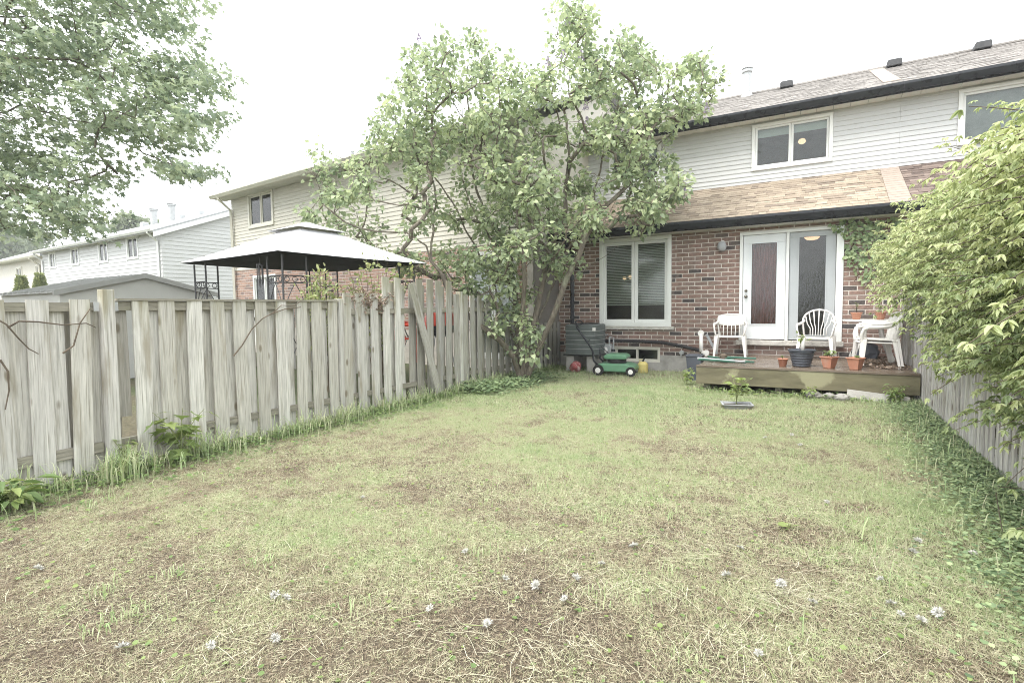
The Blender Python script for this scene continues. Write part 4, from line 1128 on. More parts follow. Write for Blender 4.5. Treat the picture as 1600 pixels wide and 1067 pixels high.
fp = thing('folded_parasol', 'folded dark green parasol ribs lying on the deck corner', 'parasol', (-1.3, 10.0, DZ))
for i, (a, b) in enumerate((((-1.86, 10.05), (-.9, 9.87)), ((-1.8, 9.85), (-1.0, 9.62)), ((-1.85, 9.95), (-1.02, 9.6)), ((-1.7, 10.15), (-1.2, 9.7)), ((-1.4, 10.0), (-.88, 9.95)))):
    z = DZ + .025 + .014 * i; MB().tube([(*a, z), (*b, z)], [.02, .016], 5).obj('rib', 'parasol_green' if i != 2 else 'plastic_grey', fp)
MB().lathe([(.03, -.06), (.06, -.03), (.065, .03), (.03, .06)], (-1.4, 9.88, DZ + .1), 10).obj('hub', 'twig', fp)
lf = thing('lounger_frame', 'white plastic lounger frame with round ends propped at the deck corner', 'lounger frame', (-1.98, 11.4, .44))
q0, q1 = np.array([-2.02, 11.25, .5]), np.array([-2.04, 11.3, .86])
MB().tube([q0, q1], .04, 8).obj('leg', 'plastic_white', lf, smooth=True)
for q in (q1 + (0, 0, .02), q0 + (.1, -.02, -.02)): MB().lathe([(.03, -.03), (.06, -.03), (.065, 0), (.06, .03), (.03, .03)], tuple(q), 16, 'y').obj('end_ring', 'plastic_white', lf)
MB().tube([q0, q0 + (.1, -.02, -.02)], .03, 6).obj('joint', 'plastic_white', lf)
m = MB().prism([(-.0, 0), (.05, 0), (.05, .46), (0, .46)], 'y', 0, .03); M = Matrix.Translation((-1.76, 11.42, .44)) @ Matrix.Rotation(-.5, 4, 'Y')
m.v = [tuple(M @ Vector(p)) for p in m.v]; m.obj('panel', 'plastic_grey', lf, bevel=.004)
bn = thing('storage_bin', 'dark plastic bin standing on the ground at the deck corner', 'bin', (-2.05, 10.6, 0))
MB().lathe([(.16, 0), (.2, .46), (.215, .465), (.215, .5), (.19, .5), (.15, .2), (.01, .2)], (-2.02, 10.6, 0), 4, sq=0).obj('bin_body', 'plastic_dark', bn, bevel=.01)
m = MB(); m.v = []; 
bag = MB().lathe([(.1, 0), (.19, .04), (.21, .14), (.16, .26), (.06, .34), (.02, .35)], (.78, 11.25, DZ), 12); bag.v = [(a + random.uniform(-.02, .02), b + random.uniform(-.02, .02), c + random.uniform(-.01, .01)) for a, b, c in bag.v]
tag(bag.obj('refuse_bag', 'plastic_dark'), 'dark lumpy bag on the deck under the white table', 'bag')
def debris(name, label, cat, n, xr, yr, z, size, mat):
    pos = np.stack([RNG.uniform(*xr, n), RNG.uniform(*yr, n), np.full(n, z) + RNG.uniform(0, .03, n)], 1)
    tip = rand_dirs(n); tip[:, 2] *= .3
    tag(link(name, leaf_mesh(name, 'round', pos, tip, np.tile([0, 0, 1.], (n, 1)) + .5 * rand_dirs(n), RNG.uniform(.5, 1.3, n) * size, mat, RNG.uniform(.01, 1, n))), label, cat, kind='stuff')
debris('leaf_litter', 'brown leaf litter on the deck under the vine', 'litter', 900, (.75, 1.28), (9.7, 11.5), DZ + .01, .04, 'brown_twiglet')

# ================================================================== along the house wall
wl = thing('wall_lamp', 'round glass wall lamp on the bricks left of the patio door', 'lamp', (-1.71, WALL_Y, 2.67))
MB().lathe([(.055, 0), (.055, -.02), (.03, -.03), (.03, -.09)], (-1.71, WALL_Y - .002, 2.74), 14, 'y').obj('lamp_base', 'plastic_white', wl, smooth=False)
MB().lathe([(.03, .11), (.06, .1), (.085, .05), (.09, 0), (.075, -.05), (.04, -.085), (.01, -.09)], (-1.71, WALL_Y - .1, 2.65), 16).obj('glass_globe', 'plastic_grey', wl, smooth=True)

ac = thing('air_conditioner', 'dark grey-green air conditioner unit raised on blocks by the downspout', 'air conditioner', (-4.5, 11.15, 0))
cx, cy = -4.52, 11.15
body = MB()
prof = [(.38, .4), (.4, .405)]
for k in range(24):
    z = .42 + k * .0255; prof += [(.4, z), (.4, z + .008), (.388, z + .011), (.388, z + .022)]
prof += [(.4, 1.035), (.4, 1.05), (.36, 1.065), (.02, 1.07)]
body.lathe(prof, (cx, cy, 0), 28, sq=.55).obj('casing', 'ac_green_grey', ac)
for z in (.52, .62, .72, .82, .92):
    MB().lathe([(.405, z), (.405, z + .012)], (cx, cy, 0), 28, sq=.55).obj('guard_wire', 'grey_metal', ac)
MB().lathe([(.32, 1.071), (.32, 1.085), (.02, 1.09)], (cx, cy, 0), 24).obj('fan_grille', 'dark_metal', ac)
for dx in (-.28, .22): MB().box(cx + dx - .1, cx + dx + .1, cy - .25, cy + .25, 0, .36).obj('support_block', 'concrete', ac, bevel=.01)
MB().box(cx - .42, cx + .4, cy - .3, cy + .3, .362, .398).obj('base_plate', 'dark_metal', ac)
MB().box(cx + .33, cx + .4, cy - .43, cy - .415, .93, 1.0).obj('tag', 'plastic_white', ac)

mw = thing('lawn_mower', 'green push lawn mower with black handle and white-hubbed wheels', 'lawn mower', (-3.66, 10.8, 0), .1, local=True); mw.scale = (1.22, 1.22, 1.22)
dk = MB().prism([(-.3, .07), (.3, .07), (.34, .1), (.33, .17), (.2, .21), (-.25, .21), (-.34, .16), (-.34, .1)], 'y', -.23, .23).obj('mower_deck', 'mower_green', mw, bevel=.02)
MB().prism([(-.17, .28), (.17, .28), (.21, .3), (.2, .345), (.14, .37), (-.14, .37), (-.2, .345), (-.21, .3)], 'y', -.17, .17).obj('engine_cover', 'mower_green', mw, bevel=.025)
MB().lathe([(.16, .2), (.17, .22), (.15, .235), (.17, .25), (.15, .265), (.16, .285)], (0, 0, 0), 16).obj('engine', 'dark_metal', mw)
MB().lathe([(.035, .4), (.035, .43), (.03, .44)], (-.08, .05, 0), 12).obj('fuel_cap', 'black_metal', mw)
for x, r in ((.29, .085), (-.27, .095)):
    for yy in (-.26, .26):
        wh_ = MB().lathe([(r * .6, -.025), (r * .93, -.025), (r, -.012), (r, .012), (r * .93, .025), (r * .6, .025)], (x, yy, r), 22, 'y').obj('wheel', 'tyre', mw, smooth=False)
        h_ = MB().lathe([(r * .2, -.03), (r * .5, -.027), (r * .5, .027), (r * .2, .03)], (x, yy, r), 18, 'y').obj('hub', 'plastic_white'); h_.parent = wh_
for yy in (-.22, .22):
    MB().tube([(-.28, yy, .17), (-.36, yy, .25), (-.38, yy, .42), (-.44, yy * 1.05, .54), (-.56, yy * 1.1, .7), (-.66, yy * 1.1, .84), (-.67, yy, .87)], .018, 8).obj('handle_tube', 'black_metal', mw, smooth=True)
MB().tube([(-.67, -.2, .87), (-.685, -.16, .885), (-.69, 0, .89), (-.685, .16, .885), (-.67, .2, .87)], .018, 8).obj('handle_bar', 'black_metal', mw, smooth=True)
MB().tube([(-.5, -.21, .59), (-.5, .21, .59)], .012, 6).obj('cross_bar', 'black_metal', mw)
MB().tube([(-.64, -.215, .83), (-.7, -.18, .93), (-.71, 0, .95), (-.7, .18, .93), (-.64, .215, .83)], .011, 6).obj('brake_lever', 'black_metal', mw, smooth=True)
MB().tube([(-.6, .22, .7), (-.4, .3, .5), (-.2, .22, .34), (-.05, .1, .3)], .007, 5).obj('cable', 'black_metal', mw)
fc = thing('fuel_can', 'small yellow fuel can behind the lawn mower', 'fuel can', (-3.22, 11.2, 0), local=True)
MB().lathe([(.09, 0), (.11, .02), (.11, .2), (.07, .25), (.03, .26)], (0, 0, 0), 16, sq=.4).obj('can_body', 'fuel_yellow', fc, bevel=.006)
MB().tube([(.0, 0, .25), (.03, -.03, .31), (.07, -.07, .36)], [.022, .018, .012], 8).obj('spout', 'black_metal', fc)
MB().tube([(-.07, 0, .22), (-.06, 0, .3), (.0, 0, .3), (.02, 0, .25)], .012, 6).obj('can_handle', 'fuel_yellow', fc)
ball = MB(); ns, nr = 14, 9
for j in range(nr + 1):
    for i in range(ns):
        t, f = 2 * math.pi * i / ns, math.pi * j / nr; r = .13 + .014 * math.sin(3 * t + j) + random.uniform(-.006, .006)
        ball.v.append((-4.6 + r * math.sin(f) * math.cos(t), 10.75 + r * math.sin(f) * math.sin(t), .125 - r * .95 * math.cos(f)))
for j in range(nr):
    for i in range(ns): ball.f.append((j * ns + i, j * ns + (i + 1) % ns, (j + 1) * ns + (i + 1) % ns, (j + 1) * ns + i))
vmat('ball_red', (.32, .085, .085), rough=.7, scale=12, mott=.5, bump=.3, stain=(14, .5, .62, (.5, .36, .34)))
tag(ball.obj('ball', 'ball_red', None, smooth=True), 'faded red ball on the grass below the air conditioner', 'ball')
cp = thing('drain_hose', 'black corrugated drain hose running along the brick wall above the basement window', 'hose', (-3.2, 11.6, .5))
hp = [(-4.35, 11.6, .62), (-4.1, 11.62, .67), (-3.5, 11.64, .665), (-2.9, 11.64, .65), (-2.45, 11.62, .57), (-2.1, 11.58, .50), (-2.0, 11.5, .42)]
HP = []
for a, b in zip(hp, hp[1:]): HP += [tuple(np.array(a) + (np.array(b) - np.array(a)) * t) for t in np.arange(0, 1, .06)]
MB().tube(HP, [.034 if i % 2 else .041 for i in range(len(HP))], 10).obj('hose_run', 'pipe_black', cp, smooth=True)
gm = thing('gas_meter', 'pale grey gas meter with pipes on the wall behind the lawn mower', 'gas meter', (-4.15, 11.6, 0))
MB().prism([(-4.28, .3), (-4.02, .3), (-4.0, .36), (-4.0, .55), (-4.05, .6), (-4.25, .6), (-4.3, .55), (-4.3, .36)], 'y', 11.38, 11.6).obj('meter_body', 'grey_metal', gm, bevel=.015)
MB().lathe([(.07, 0), (.07, -.02), (.06, -.025), (.01, -.026)], (-4.15, 11.378, .47), 18, 'y').obj('dial', 'plastic_white', gm)
MB().tube([(-4.22, 11.5, .6), (-4.22, 11.5, .78), (-4.22, 11.76, .8)], .018, 8).obj('pipe', 'grey_metal', gm); MB().tube([(-4.08, 11.5, .6), (-4.08, 11.5, .74), (-4.08, 11.5, .75), (-3.98, 11.5, .75), (-3.98, 11.5, .0)], .018, 8).obj('pipe', 'grey_metal', gm)
tp = thing('wall_tap', 'small round metal tap fitting low on the bricks beside the deck', 'tap', (-2.52, WALL_Y, .43))
MB().lathe([(.05, 0), (.05, -.01), (.03, -.014), (.025, -.05), (.045, -.055), (.045, -.075), (.02, -.08)], (-2.52, WALL_Y - .002, .43), 14, 'y').obj('fitting', 'grey_metal', tp)
MB().tube([(-2.52, WALL_Y - .05, .43), (-2.52, WALL_Y - .08, .4), (-2.52, WALL_Y - .085, .34)], .014, 8).obj('spout', 'grey_metal', tp)

# stones and a board under the deck front
for i, (x, y, r, lab) in enumerate(((.0, 9.2, .1, 'rough grey stone lying in weeds under the deck edge'), (.2, 9.22, .085, 'rounded brown stone under the deck between two grey stones'), (.36, 9.18, .09, 'flat tilted grey stone under the deck edge near the pale board'))):
    m = MB(); ns, nr = 9, 6
    for j in range(nr + 1):
        for k in range(ns):
            t, f = 2 * math.pi * k / ns, math.pi * j / nr; q = r * random.uniform(.82, 1.12)
            m.v.append((x + 1.25 * q * math.sin(f) * math.cos(t), y + q * math.sin(f) * math.sin(t), r * .5 - .75 * q * math.cos(f)))
    for j in range(nr):
        for k in range(ns): m.f.append((j * ns + k, j * ns + (k + 1) % ns, (j + 1) * ns + (k + 1) % ns, (j + 1) * ns + k))
    tag(m.obj('stone', 'rock'), lab, 'stone')
m = MB().box(-.38, .38, -.02, .02, 0, .13); o = m.obj('scrap_board', 'concrete', None, bevel=.004); o.location = (.8, 9.24, .01); o.rotation_euler = (-.2, .08, -.06)
tag(o, 'pale grey board lying on edge under the deck near the fence', 'board')

tr = thing('planter_tray', 'shallow grey plastic tray of soil on the lawn in front of the deck', 'planter tray', (-.93, 7.85, 0), .25, local=True)
m = MB(); 
for a, b, h in ((.15, .09, .0), (.18, .12, .085), (.205, .14, .085), (.205, .14, .075), (.165, .105, .04), (.0, .0, .045)): m.v += [(-a, -b, h), (a, -b, h), (a, b, h), (-a, b, h)]
for r in range(5):
    for k in range(4): m.f.append((r * 4 + k, r * 4 + (k + 1) % 4, r * 4 + 4 + (k + 1) % 4, r * 4 + 4 + k))
m.f.append((3, 2, 1, 0)); m.obj('tray_body', 'plastic_grey', tr, bevel=.008)
MB().box(-.155, .155, -.095, .095, .043, .058).obj('soil', 'soil', tr)

# ================================================================== trees and shrubs
def in_poly(u, v, poly):
    c = False; n = len(poly)
    for i in range(n):
        (x1, y1), (x2, y2) = poly[i], poly[(i + 1) % n]
        if (y1 > v) != (y2 > v) and u < (x2 - x1) * (v - y1) / (y2 - y1) + x1: c = not c
    return c
def sample_poly(poly, n, sep):
    us = [p[0] for p in poly]; vs = [p[1] for p in poly]; out = []; tries = 0
    while len(out) < n and tries < n * 60:
        tries += 1; u, v = random.uniform(min(us), max(us)), random.uniform(min(vs), max(vs))
        if in_poly(u, v, poly) and all((u - a) ** 2 + (v - b) ** 2 > sep * sep for a, b in out[-60:]): out.append((u, v))
    return out

# ---- lilac by the left fence (crown outline read off the photograph, spread in depth round the stems)
LB = np.array([-4.93, 8.95, 0.0]); LD = depth_of(LB)
lil = thing('lilac_tree', 'multi-stemmed lilac tree with sparse green leaves leaning by the left fence', 'tree', tuple(LB))
sk = Skeleton(LB + (0, 0, -.05))
def P(u, v, dd=0.0): return at_d(u, v, LD + dd)
S = {}
S['lean'] = sk.path([P(803, 558, -.15), P(764, 519, -.35), P(712, 476, -.5), P(692, 430, -.6), P(673, 408, -.6)], 0)
sk.path([P(640, 416, -.7), P(602, 415, -.8), P(548, 404, -.9)], S['lean'])
sk.path([P(666, 384, -.6), P(636, 364, -.6), P(590, 362, -.7), P(540, 348, -.8), P(505, 320, -.8)], S['lean'])
sk.path([P(674, 380, -.5), P(682, 320, -.4), P(672, 270, -.4)], S['lean'])
S['a'] = sk.path([P(822, 545, .1), P(842, 470, .2), P(852, 410, .3), P(880, 345, .4), P(890, 250, .4), P(880, 150, .3), P(888, 60, .2)], 0)
S['b'] = sk.path([P(835, 560, 0), P(862, 500, -.2), P(893, 420, -.4), P(930, 340, -.5), P(985, 285, -.5), P(1020, 200, -.5), P(1075, 140, -.4)], 0)
S['c'] = sk.path([P(808, 540, .3), P(805, 450, .5), P(785, 380, .6), P(745, 300, .7), P(725, 200, .6), P(715, 110, .5)], 0)
S['d'] = sk.path([P(815, 530, -.1), P(820, 440, -.3), P(812, 360, -.4), P(800, 260, -.5), P(790, 170, -.4)], 0)
S['e'] = sk.path([P(800, 520, .5), P(765, 430, .9), P(715, 330, 1.1), P(650, 230, 1.0), P(610, 180, .9)], 0)
S['f'] = sk.path([P(830, 530, .4), P(870, 430, .9), P(920, 330, 1.2), P(950, 220, 1.2), P(975, 130, 1.0)], 0)
S['g'] = sk.path([P(895, 440, -.4), P(930, 410, -.6), P(965, 385, -.6)], None)
lil_poly = [(470, 338), (490, 300), (500, 225), (515, 270), (560, 245), (572, 185), (590, 190), (625, 135), (640, 80), (690, 55), (740, 55), (795, 90), (830, 108), (862, 70), (868, 8), (915, 10), (938, 60), (955, 105), (975, 48), (992, 62), (1020, 95), (1070, 80), (1132, 115), (1120, 150), (1100, 182), (1055, 190), (1035, 240), (1072, 290), (1045, 325), (1000, 362), (950, 350), (905, 385), (892, 470), (880, 540), (845, 560), (800, 550), (740, 480), (700, 440), (640, 425), (600, 432), (570, 410), (538, 402), (530, 370), (490, 352)]
cl = []
for u, v in sample_poly(lil_poly, 960, 5):
    if noise2(np.array([u / 34.]), np.array([v / 34.]), 91)[0] < .3 and random.random() < .8: continue
    if 540 < u < 720 and 285 < v < 430 and random.random() < .62: continue
    if u < 640 and random.random() < .3: continue
    if 880 < u < 1040 and 205 < v < 330 and random.random() < .25: continue
    if 740 < u < 900 and v > 430 and random.random() < .62: continue
    rr = 1.7 * math.sqrt(max(.05, 1 - ((u - 800) / 360) ** 2)) * (1 if v < 400 else .5)
    cl.append(P(u, v, random.uniform(-rr, rr) * .9))
for u, v in ((885, 18), (900, 45), (1080, 95), (1120, 120), (497, 235), (480, 335), (690, 60), (640, 90), (1068, 300), (1000, 358), (975, 55), (986, 80), (870, 60), (885, 75), (905, 80), (560, 250), (590, 190), (655, 80), (740, 62), (1010, 85)): cl.append(P(u, v, random.uniform(-.5, .3)))
cl.sort(key=lambda q: np.linalg.norm(q - LB))
bias = lambda A, q: .55 * np.maximum(0, A[:, 2] - q[2] + .15) + .12 * np.linalg.norm(A - LB, axis=1) * 0
lp, lt, tint = [], [], []
for q in cl:
    e = sk.reach(q, sag=.06, bias=bias); d = unit(sk.p[e] - sk.p[sk.par[e]])
    k = random.randint(24, 42); r = random.uniform(.16, .3)
    dirs = rand_dirs(k); rad = r * RNG.random((k, 1)) ** .45
    off = dirs * rad * (1, 1, .85)
    lp.append(q + off); lt.append(off / r + .5 * d + np.array([0, 0, -.55]) + .5 * rand_dirs(k))
    tint.append(np.clip(RNG.normal(.5, .2, k) + random.uniform(-.15, .2), .02, 1))
    for j in range(3): sk.reach(q + unit(rand_dirs(1)[0] + d) * r * .9, start=e, step=.12)
lp, lt, tint = np.concatenate(lp), np.concatenate(lt), np.concatenate(tint); n = len(lp)
link('trunk', sk.mesh('trunk', 'bark', tip=.0042, power=2.25, cap_r=.085), lil)
link('crown', leaf_mesh('crown', 'heart', lp, lt, np.array([0, 0, 1.]) + .8 * rand_dirs(n), RNG.uniform(.07, .115, n), 'lilac_leaf', tint), lil)
for u, v in ((917, 191), (908, 88), (932, 102), (856, 98), (887, 33), (1070, 302), (1104, 170), (880, 85), (655, 62), (915, 165)):
    c = P(u, v, random.uniform(-.9, -.3)); n = 150; q = RNG.random(n); a = RNG.uniform(0, 6.28, n); rr = .055 * (1 - q * .8)
    pos = c + np.stack([rr * np.cos(a), rr * np.sin(a), -.08 + .18 * q], 1)
    link('flower_panicle', leaf_mesh('flower_panicle', 'round', pos, rand_dirs(n), rand_dirs(n), np.full(n, .018), 'lilac_flower', RNG.uniform(.01, 1, n)), lil)

# ---- maple reaching in from the left
MBASE = at_z(-430, 640, 0.0); MD = 10.5
mp_ = thing('maple_tree', 'large maple with layered drooping sprays reaching in above the fence', 'tree', tuple(MBASE))
sk = Skeleton(MBASE)
M_ = lambda u, v, dd=0.0: at_d(u, v, MD + dd)
top = sk.path([MBASE + (.1, 0, 2.2), MBASE + (.15, .1, 4.2), MBASE + (.3, .2, 6.4), MBASE + (.3, .3, 8.6)], 0)
n0 = len(sk.p)
def node_at(z): return min(range(n0), key=lambda i: abs(sk.p[i][2] - z))
sk.path([M_(-120, 110, -.6), M_(0, 89, -.8), M_(107, 93, -.9), M_(178, 114, -1)], node_at(4.6))
sk.path([M_(-100, 215, .2), M_(30, 165, .3), M_(150, 195, .3), M_(225, 240, .3), M_(285, 262, .3)], node_at(3.8))
sk.path([M_(-150, 20, 1), M_(60, 30, 1), M_(200, 25, 1), M_(280, 20, 1)], node_at(5.6))
sk.path([M_(-150, 270, -1), M_(-20, 270, -1), M_(60, 300, -1), M_(120, 330, -1)], node_at(3.2))
sk.path([M_(-100, 150, 2.2), M_(90, 140, 2.2), M_(240, 140, 2.0), M_(320, 135, 1.8)], node_at(4.9))
sk.path([M_(-200, -200, 0), M_(0, -260, .5), M_(150, -200, .4)], node_at(7))
mpoly = [(-420, -330), (150, -330), (280, -120), (300, 0), (285, 45), (262, 62), (300, 95), (348, 128), (318, 150), (262, 160), (334, 186), (308, 205), (300, 232), (318, 268), (288, 280), (240, 240), (215, 222), (175, 205), (150, 222), (186, 272), (160, 292), (128, 296), (150, 332), (122, 350), (112, 372), (60, 360), (0, 362), (-200, 380), (-420, 300)]
lp, lt, tint = [], [], []
pts = [M_(u, v, random.uniform(-2.2, 2.4)) for u, v in sample_poly(mpoly, 1250, 5)]
pts += [M_(u, v, random.uniform(-.6, 1.2)) for u, v in ((292, 15), (286, 40), (345, 128), (330, 135), (300, 140), (332, 186), (310, 190), (300, 228), (312, 268), (290, 272), (270, 262), (183, 272), (160, 285), (148, 335), (120, 350), (105, 368), (250, 160), (230, 245), (258, 258), (270, 100), (290, 105))]
pts.sort(key=lambda q: np.linalg.norm(q - MBASE))
for q in pts:
    e = sk.reach(q, sag=.08, bias=lambda A, t: .3 * np.abs(A[:, 2] - t[2])); d = sk.p[e] - sk.p[sk.par[e]]; d[2] *= .2; d = unit(d + np.array([.25, .1, 0]))
    k = random.randint(36, 50); s = RNG.uniform(-.45, .45, k)
    pos = q + d * s[:, None] + RNG.normal(size=(k, 3)) * (.13, .13, .075)
    lp.append(pos); lt.append(unit(d + .9 * rand_dirs(k)) + np.array([0, 0, -.75])); tint.append(np.clip(RNG.normal(.5, .22, k) + random.uniform(-.2, .25), .02, 1))
lp, lt, tint = np.concatenate(lp), np.concatenate(lt), np.concatenate(tint); n = len(lp)
link('trunk', sk.mesh('trunk', 'bark', tip=.005, power=2.2, cap_r=.28), mp_)
link('crown', leaf_mesh('crown', 'maple', lp, lt, np.array([0, 0, 1.]) + .6 * rand_dirs(n), RNG.uniform(.095, .15, n), 'maple_leaf', tint), mp_)

# ---- climbing vine over the right fence
vn = thing('climbing_vine', 'bushy yellow-green climbing vine spilling over the picket fence', 'vine', (1.45, 7.0, 0))
lp, lt, ln_, ls, tint, ends, spray = [], [], [], [], [], [], MB()
up_ = np.array([0, 0, 1.])
for i in range(1600):
    yy = random.uniform(2.5, 10.7); over = random.random() < .16; far = yy > 8.3
    zl = .6 if yy < 5.2 else (.9 if yy < 6.6 else (1.2 if yy < 8.0 else 1.6)); z0 = zl + (2.38 - zl) * random.random() ** .7; s0 = np.array([1.48 + random.uniform(-.12, .12), yy, z0])
    phi = random.gauss(0, .75); e = random.uniform(.05, .95) if z0 > 1.4 else random.uniform(-.2, .5); d = np.array([-math.cos(phi) * (-.6 if over else 1), math.sin(phi), e]); d /= np.linalg.norm(d)
    L = random.uniform(.42, .9) * (.9 if far else 1) * (.8 if z0 < 1.4 else 1); g = random.uniform(.15, .62) * (1 if z0 > 1.2 else .7)
    path = [s0 + d * L * t - up_ * g * t * t * L for t in np.linspace(0, 1, 9)]
    if min(p[2] for p in path) < zl - .55: continue
    spray.tube(path, [.006 - .0005 * k for k in range(9)], 4); ends.append(path[3])
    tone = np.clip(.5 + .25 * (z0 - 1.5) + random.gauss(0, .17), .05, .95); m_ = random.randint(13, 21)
    for k in range(m_):
        t = .22 + .78 * (k + random.random()) / m_; p = s0 + d * L * t - up_ * g * t * t * L; tan = unit(d - up_ * 2 * g * t)
        sd_ = unit(np.cross(tan, up_)); sg = 1 if k % 2 else -1
        o = unit(tan * .55 + sd_ * sg * random.uniform(.3, 1.1) + up_ * random.uniform(-.15, .45)); st = p + o * random.uniform(.03, .08)
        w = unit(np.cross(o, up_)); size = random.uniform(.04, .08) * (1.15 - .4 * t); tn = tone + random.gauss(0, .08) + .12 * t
        for j, a_ in enumerate((-1.3, -.7, 0., .7, 1.3)):
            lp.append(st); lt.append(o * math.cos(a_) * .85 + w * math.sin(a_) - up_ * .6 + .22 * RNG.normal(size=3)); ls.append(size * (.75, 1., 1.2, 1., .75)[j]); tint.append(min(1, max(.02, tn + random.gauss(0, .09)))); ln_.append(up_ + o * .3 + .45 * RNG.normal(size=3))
lp, lt, ls, tint, ln_ = map(np.array, (lp, lt, ls, tint, ln_))
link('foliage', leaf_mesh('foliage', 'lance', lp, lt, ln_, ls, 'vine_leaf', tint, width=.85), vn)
spray.obj('shoots', 'twig', vn)
cen = np.array(ends); NV = len(cen)
sk = Skeleton((1.5, 6.0, .0))
for yy in (3.2, 4.4, 5.6, 6.8, 8.0, 9.2, 10.2):
    b = len(sk.p); sk.p.append(np.array([1.46, yy, 0.])); sk.par.append(-1) if False else sk.par.append(0)
    sk.path([(1.5, yy + .1, .8), (1.45, yy + .3, 1.6), (1.4, yy + .2, 2.1)], b)
for i in RNG.permutation(NV)[:420]: sk.reach(cen[i], sag=-.08)
for (u0, v0, u1, v1, X) in ((1600, 330, 1500, 330, 1.0), (1500, 330, 1470, 400, .95), (1560, 340, 1480, 480, .95), (1560, 760, 1566, 830, 1.0), (1600, 580, 1556, 770, 1.0)):
    sk.reach(at_x(u0, v0, X + .1)); sk.reach(at_x(u1, v1, X))
r = sk.mesh('stems', 'twig', tip=.003, power=2.4, cap_r=.03)
# root-to-root links of the skeleton run along the fence foot and read as old runners
link('stems', r, vn)

# ---- creeper on the wall beside the patio door
wv = thing('wall_creeper', 'dark green creeper hanging on the bricks at the patio door corner', 'creeper', (.6, WALL_Y, 2.3))
n = 420
pts = [at_y(u + random.gauss(0, 3), v + random.gauss(0, 4), WALL_Y - .06) for u, v in sample_poly([(1296, 346), (1340, 342), (1400, 342), (1430, 352), (1385, 385), (1362, 440), (1348, 448), (1338, 410), (1326, 415), (1316, 372)], n, 1.5)]
n = len(pts); pts = np.array(pts) + RNG.normal(size=(n, 3)) * (.02, .045, .02); pts[:, 1] = np.minimum(pts[:, 1], WALL_Y - .02)
link('foliage', leaf_mesh('foliage', 'heart', pts, rand_dirs(n) * (1, .4, .6) + (0, -.2, -.8), np.tile([0, -1., .3], (n, 1)) + .5 * rand_dirs(n), RNG.uniform(.05, .09, n), 'ivy_leaf', RNG.uniform(.2, 1, n)), wv)
m = MB()
for u0, v0, u1, v1 in ((1410, 350, 1305, 352), (1390, 352, 1335, 440), (1400, 360, 1360, 438), (1360, 350, 1322, 400)):
    a, b = at_y(u0, v0, WALL_Y - .02), at_y(u1, v1, WALL_Y - .02); m.tube([a, (a + b) / 2 + (0, -.02, .05), b], .006, 4)
m.obj('stems', 'twig', wv)

# ---- shrubs looking over the left fence
def shrub(label, base, tips, mat, nl, size, shape='lance', tw='twig', spread=.1):
    s = thing('shrub', label, 'shrub', base); m = MB(); lp, lt = [], []
    for t in tips:
        a = np.array(base, float) + RNG.normal(size=3) * (.06, .06, 0); t = np.array(t); c = (a + t) / 2 + np.array([0, 0, .35 * np.linalg.norm((t - a)[:2]) + .15])
        path = [(1 - q) ** 2 * a + 2 * q * (1 - q) * c + q * q * t for q in np.linspace(0, 1, 8)]
        m.tube(path, [.009 - .0008 * i for i in range(8)], 4)
        for _ in range(nl):
            q = random.uniform(.35, 1); p = (1 - q) ** 2 * a + 2 * q * (1 - q) * c + q * q * t; lp.append(p + RNG.normal(size=3) * spread * .4); lt.append(RNG.normal(size=3) + (t - a) * .8 + np.array([0, 0, -.3]))
    m.obj('stems', tw, s); n = len(lp)
    link('foliage', leaf_mesh('foliage', shape, np.array(lp), np.array(lt), np.tile([0, 0, 1.], (n, 1)) + .5 * rand_dirs(n), RNG.uniform(.7, 1.3, n) * size, mat, RNG.uniform(.05, 1, n)), s)
b = at_x(498, 470, -6.0)
shrub('pale green arching shrub looking over the lower fence by the gazebo', (b[0], b[1], .3), [at_x(u, v, -6.0 + random.uniform(-.3, .3)) for u, v in [(475, 450), (485, 432), (495, 425), (505, 425), (515, 435), (525, 450), (522, 465), (478, 465), (490, 440), (508, 440), (500, 455), (515, 460), (488, 462), (530, 440), (500, 418)]], 'spirea_leaf', 60, .075, spread=.12)
b = at_x(590, 470, -5.9)
shrub('twiggy brownish shrub tumbling over the fence where it steps up', (b[0], b[1], .3), [at_x(u, v, -5.75 + random.uniform(-.3, .33)) for u, v in [(545, 445), (560, 425), (575, 410), (590, 405), (605, 410), (620, 415), (555, 465), (570, 460), (585, 455), (600, 470), (590, 490), (575, 480), (560, 440), (610, 440), (640, 420), (655, 412), (545, 420), (570, 398), (585, 440), (595, 455)]], 'spirea_leaf', 34, .055, 'round', spread=.14)
b = at_x(580, 470, -5.6)
shrub('dry brown twigs hanging over the fence boards beside the leaning plank', (b[0], b[1] + .1, 1.2), [at_x(u, v, -5.38) for u, v in [(550, 470), (562, 480), (575, 475), (590, 485), (600, 470), (570, 455), (545, 455), (612, 460), (585, 465)]], 'brown_twiglet', 34, .06, 'lance', spread=.1)
def conifer(label, u, v0, v1, d, w):
    t = at_d(u, v0, d); z0 = 0.0; c = thing('cedar_shrub', label, 'shrub', (t[0], t[1], 0)); n = 2200; q = RNG.random(n) ** .7; a = RNG.uniform(0, 6.28, n)
    r = w * (1 - q) ** .8 * RNG.uniform(.55, 1.05, n); pos = np.stack([t[0] + r * np.cos(a), t[1] + r * np.sin(a), q * t[2]], 1)
    MB().tube([(t[0], t[1], 0), (t[0], t[1], t[2] * .95)], [.06, .01], 6).obj('trunk', 'bark', c)
    link('crown', leaf_mesh('crown', 'lance', pos, np.stack([np.cos(a), np.sin(a), np.full(n, 1.3)], 1), rand_dirs(n), RNG.uniform(.18, .32, n), 'spirea_leaf', RNG.uniform(.05, .8, n)), c)
conifer('small pointed cedar before the cream house beside the white wall', 62, 433, 460, 26, .55)
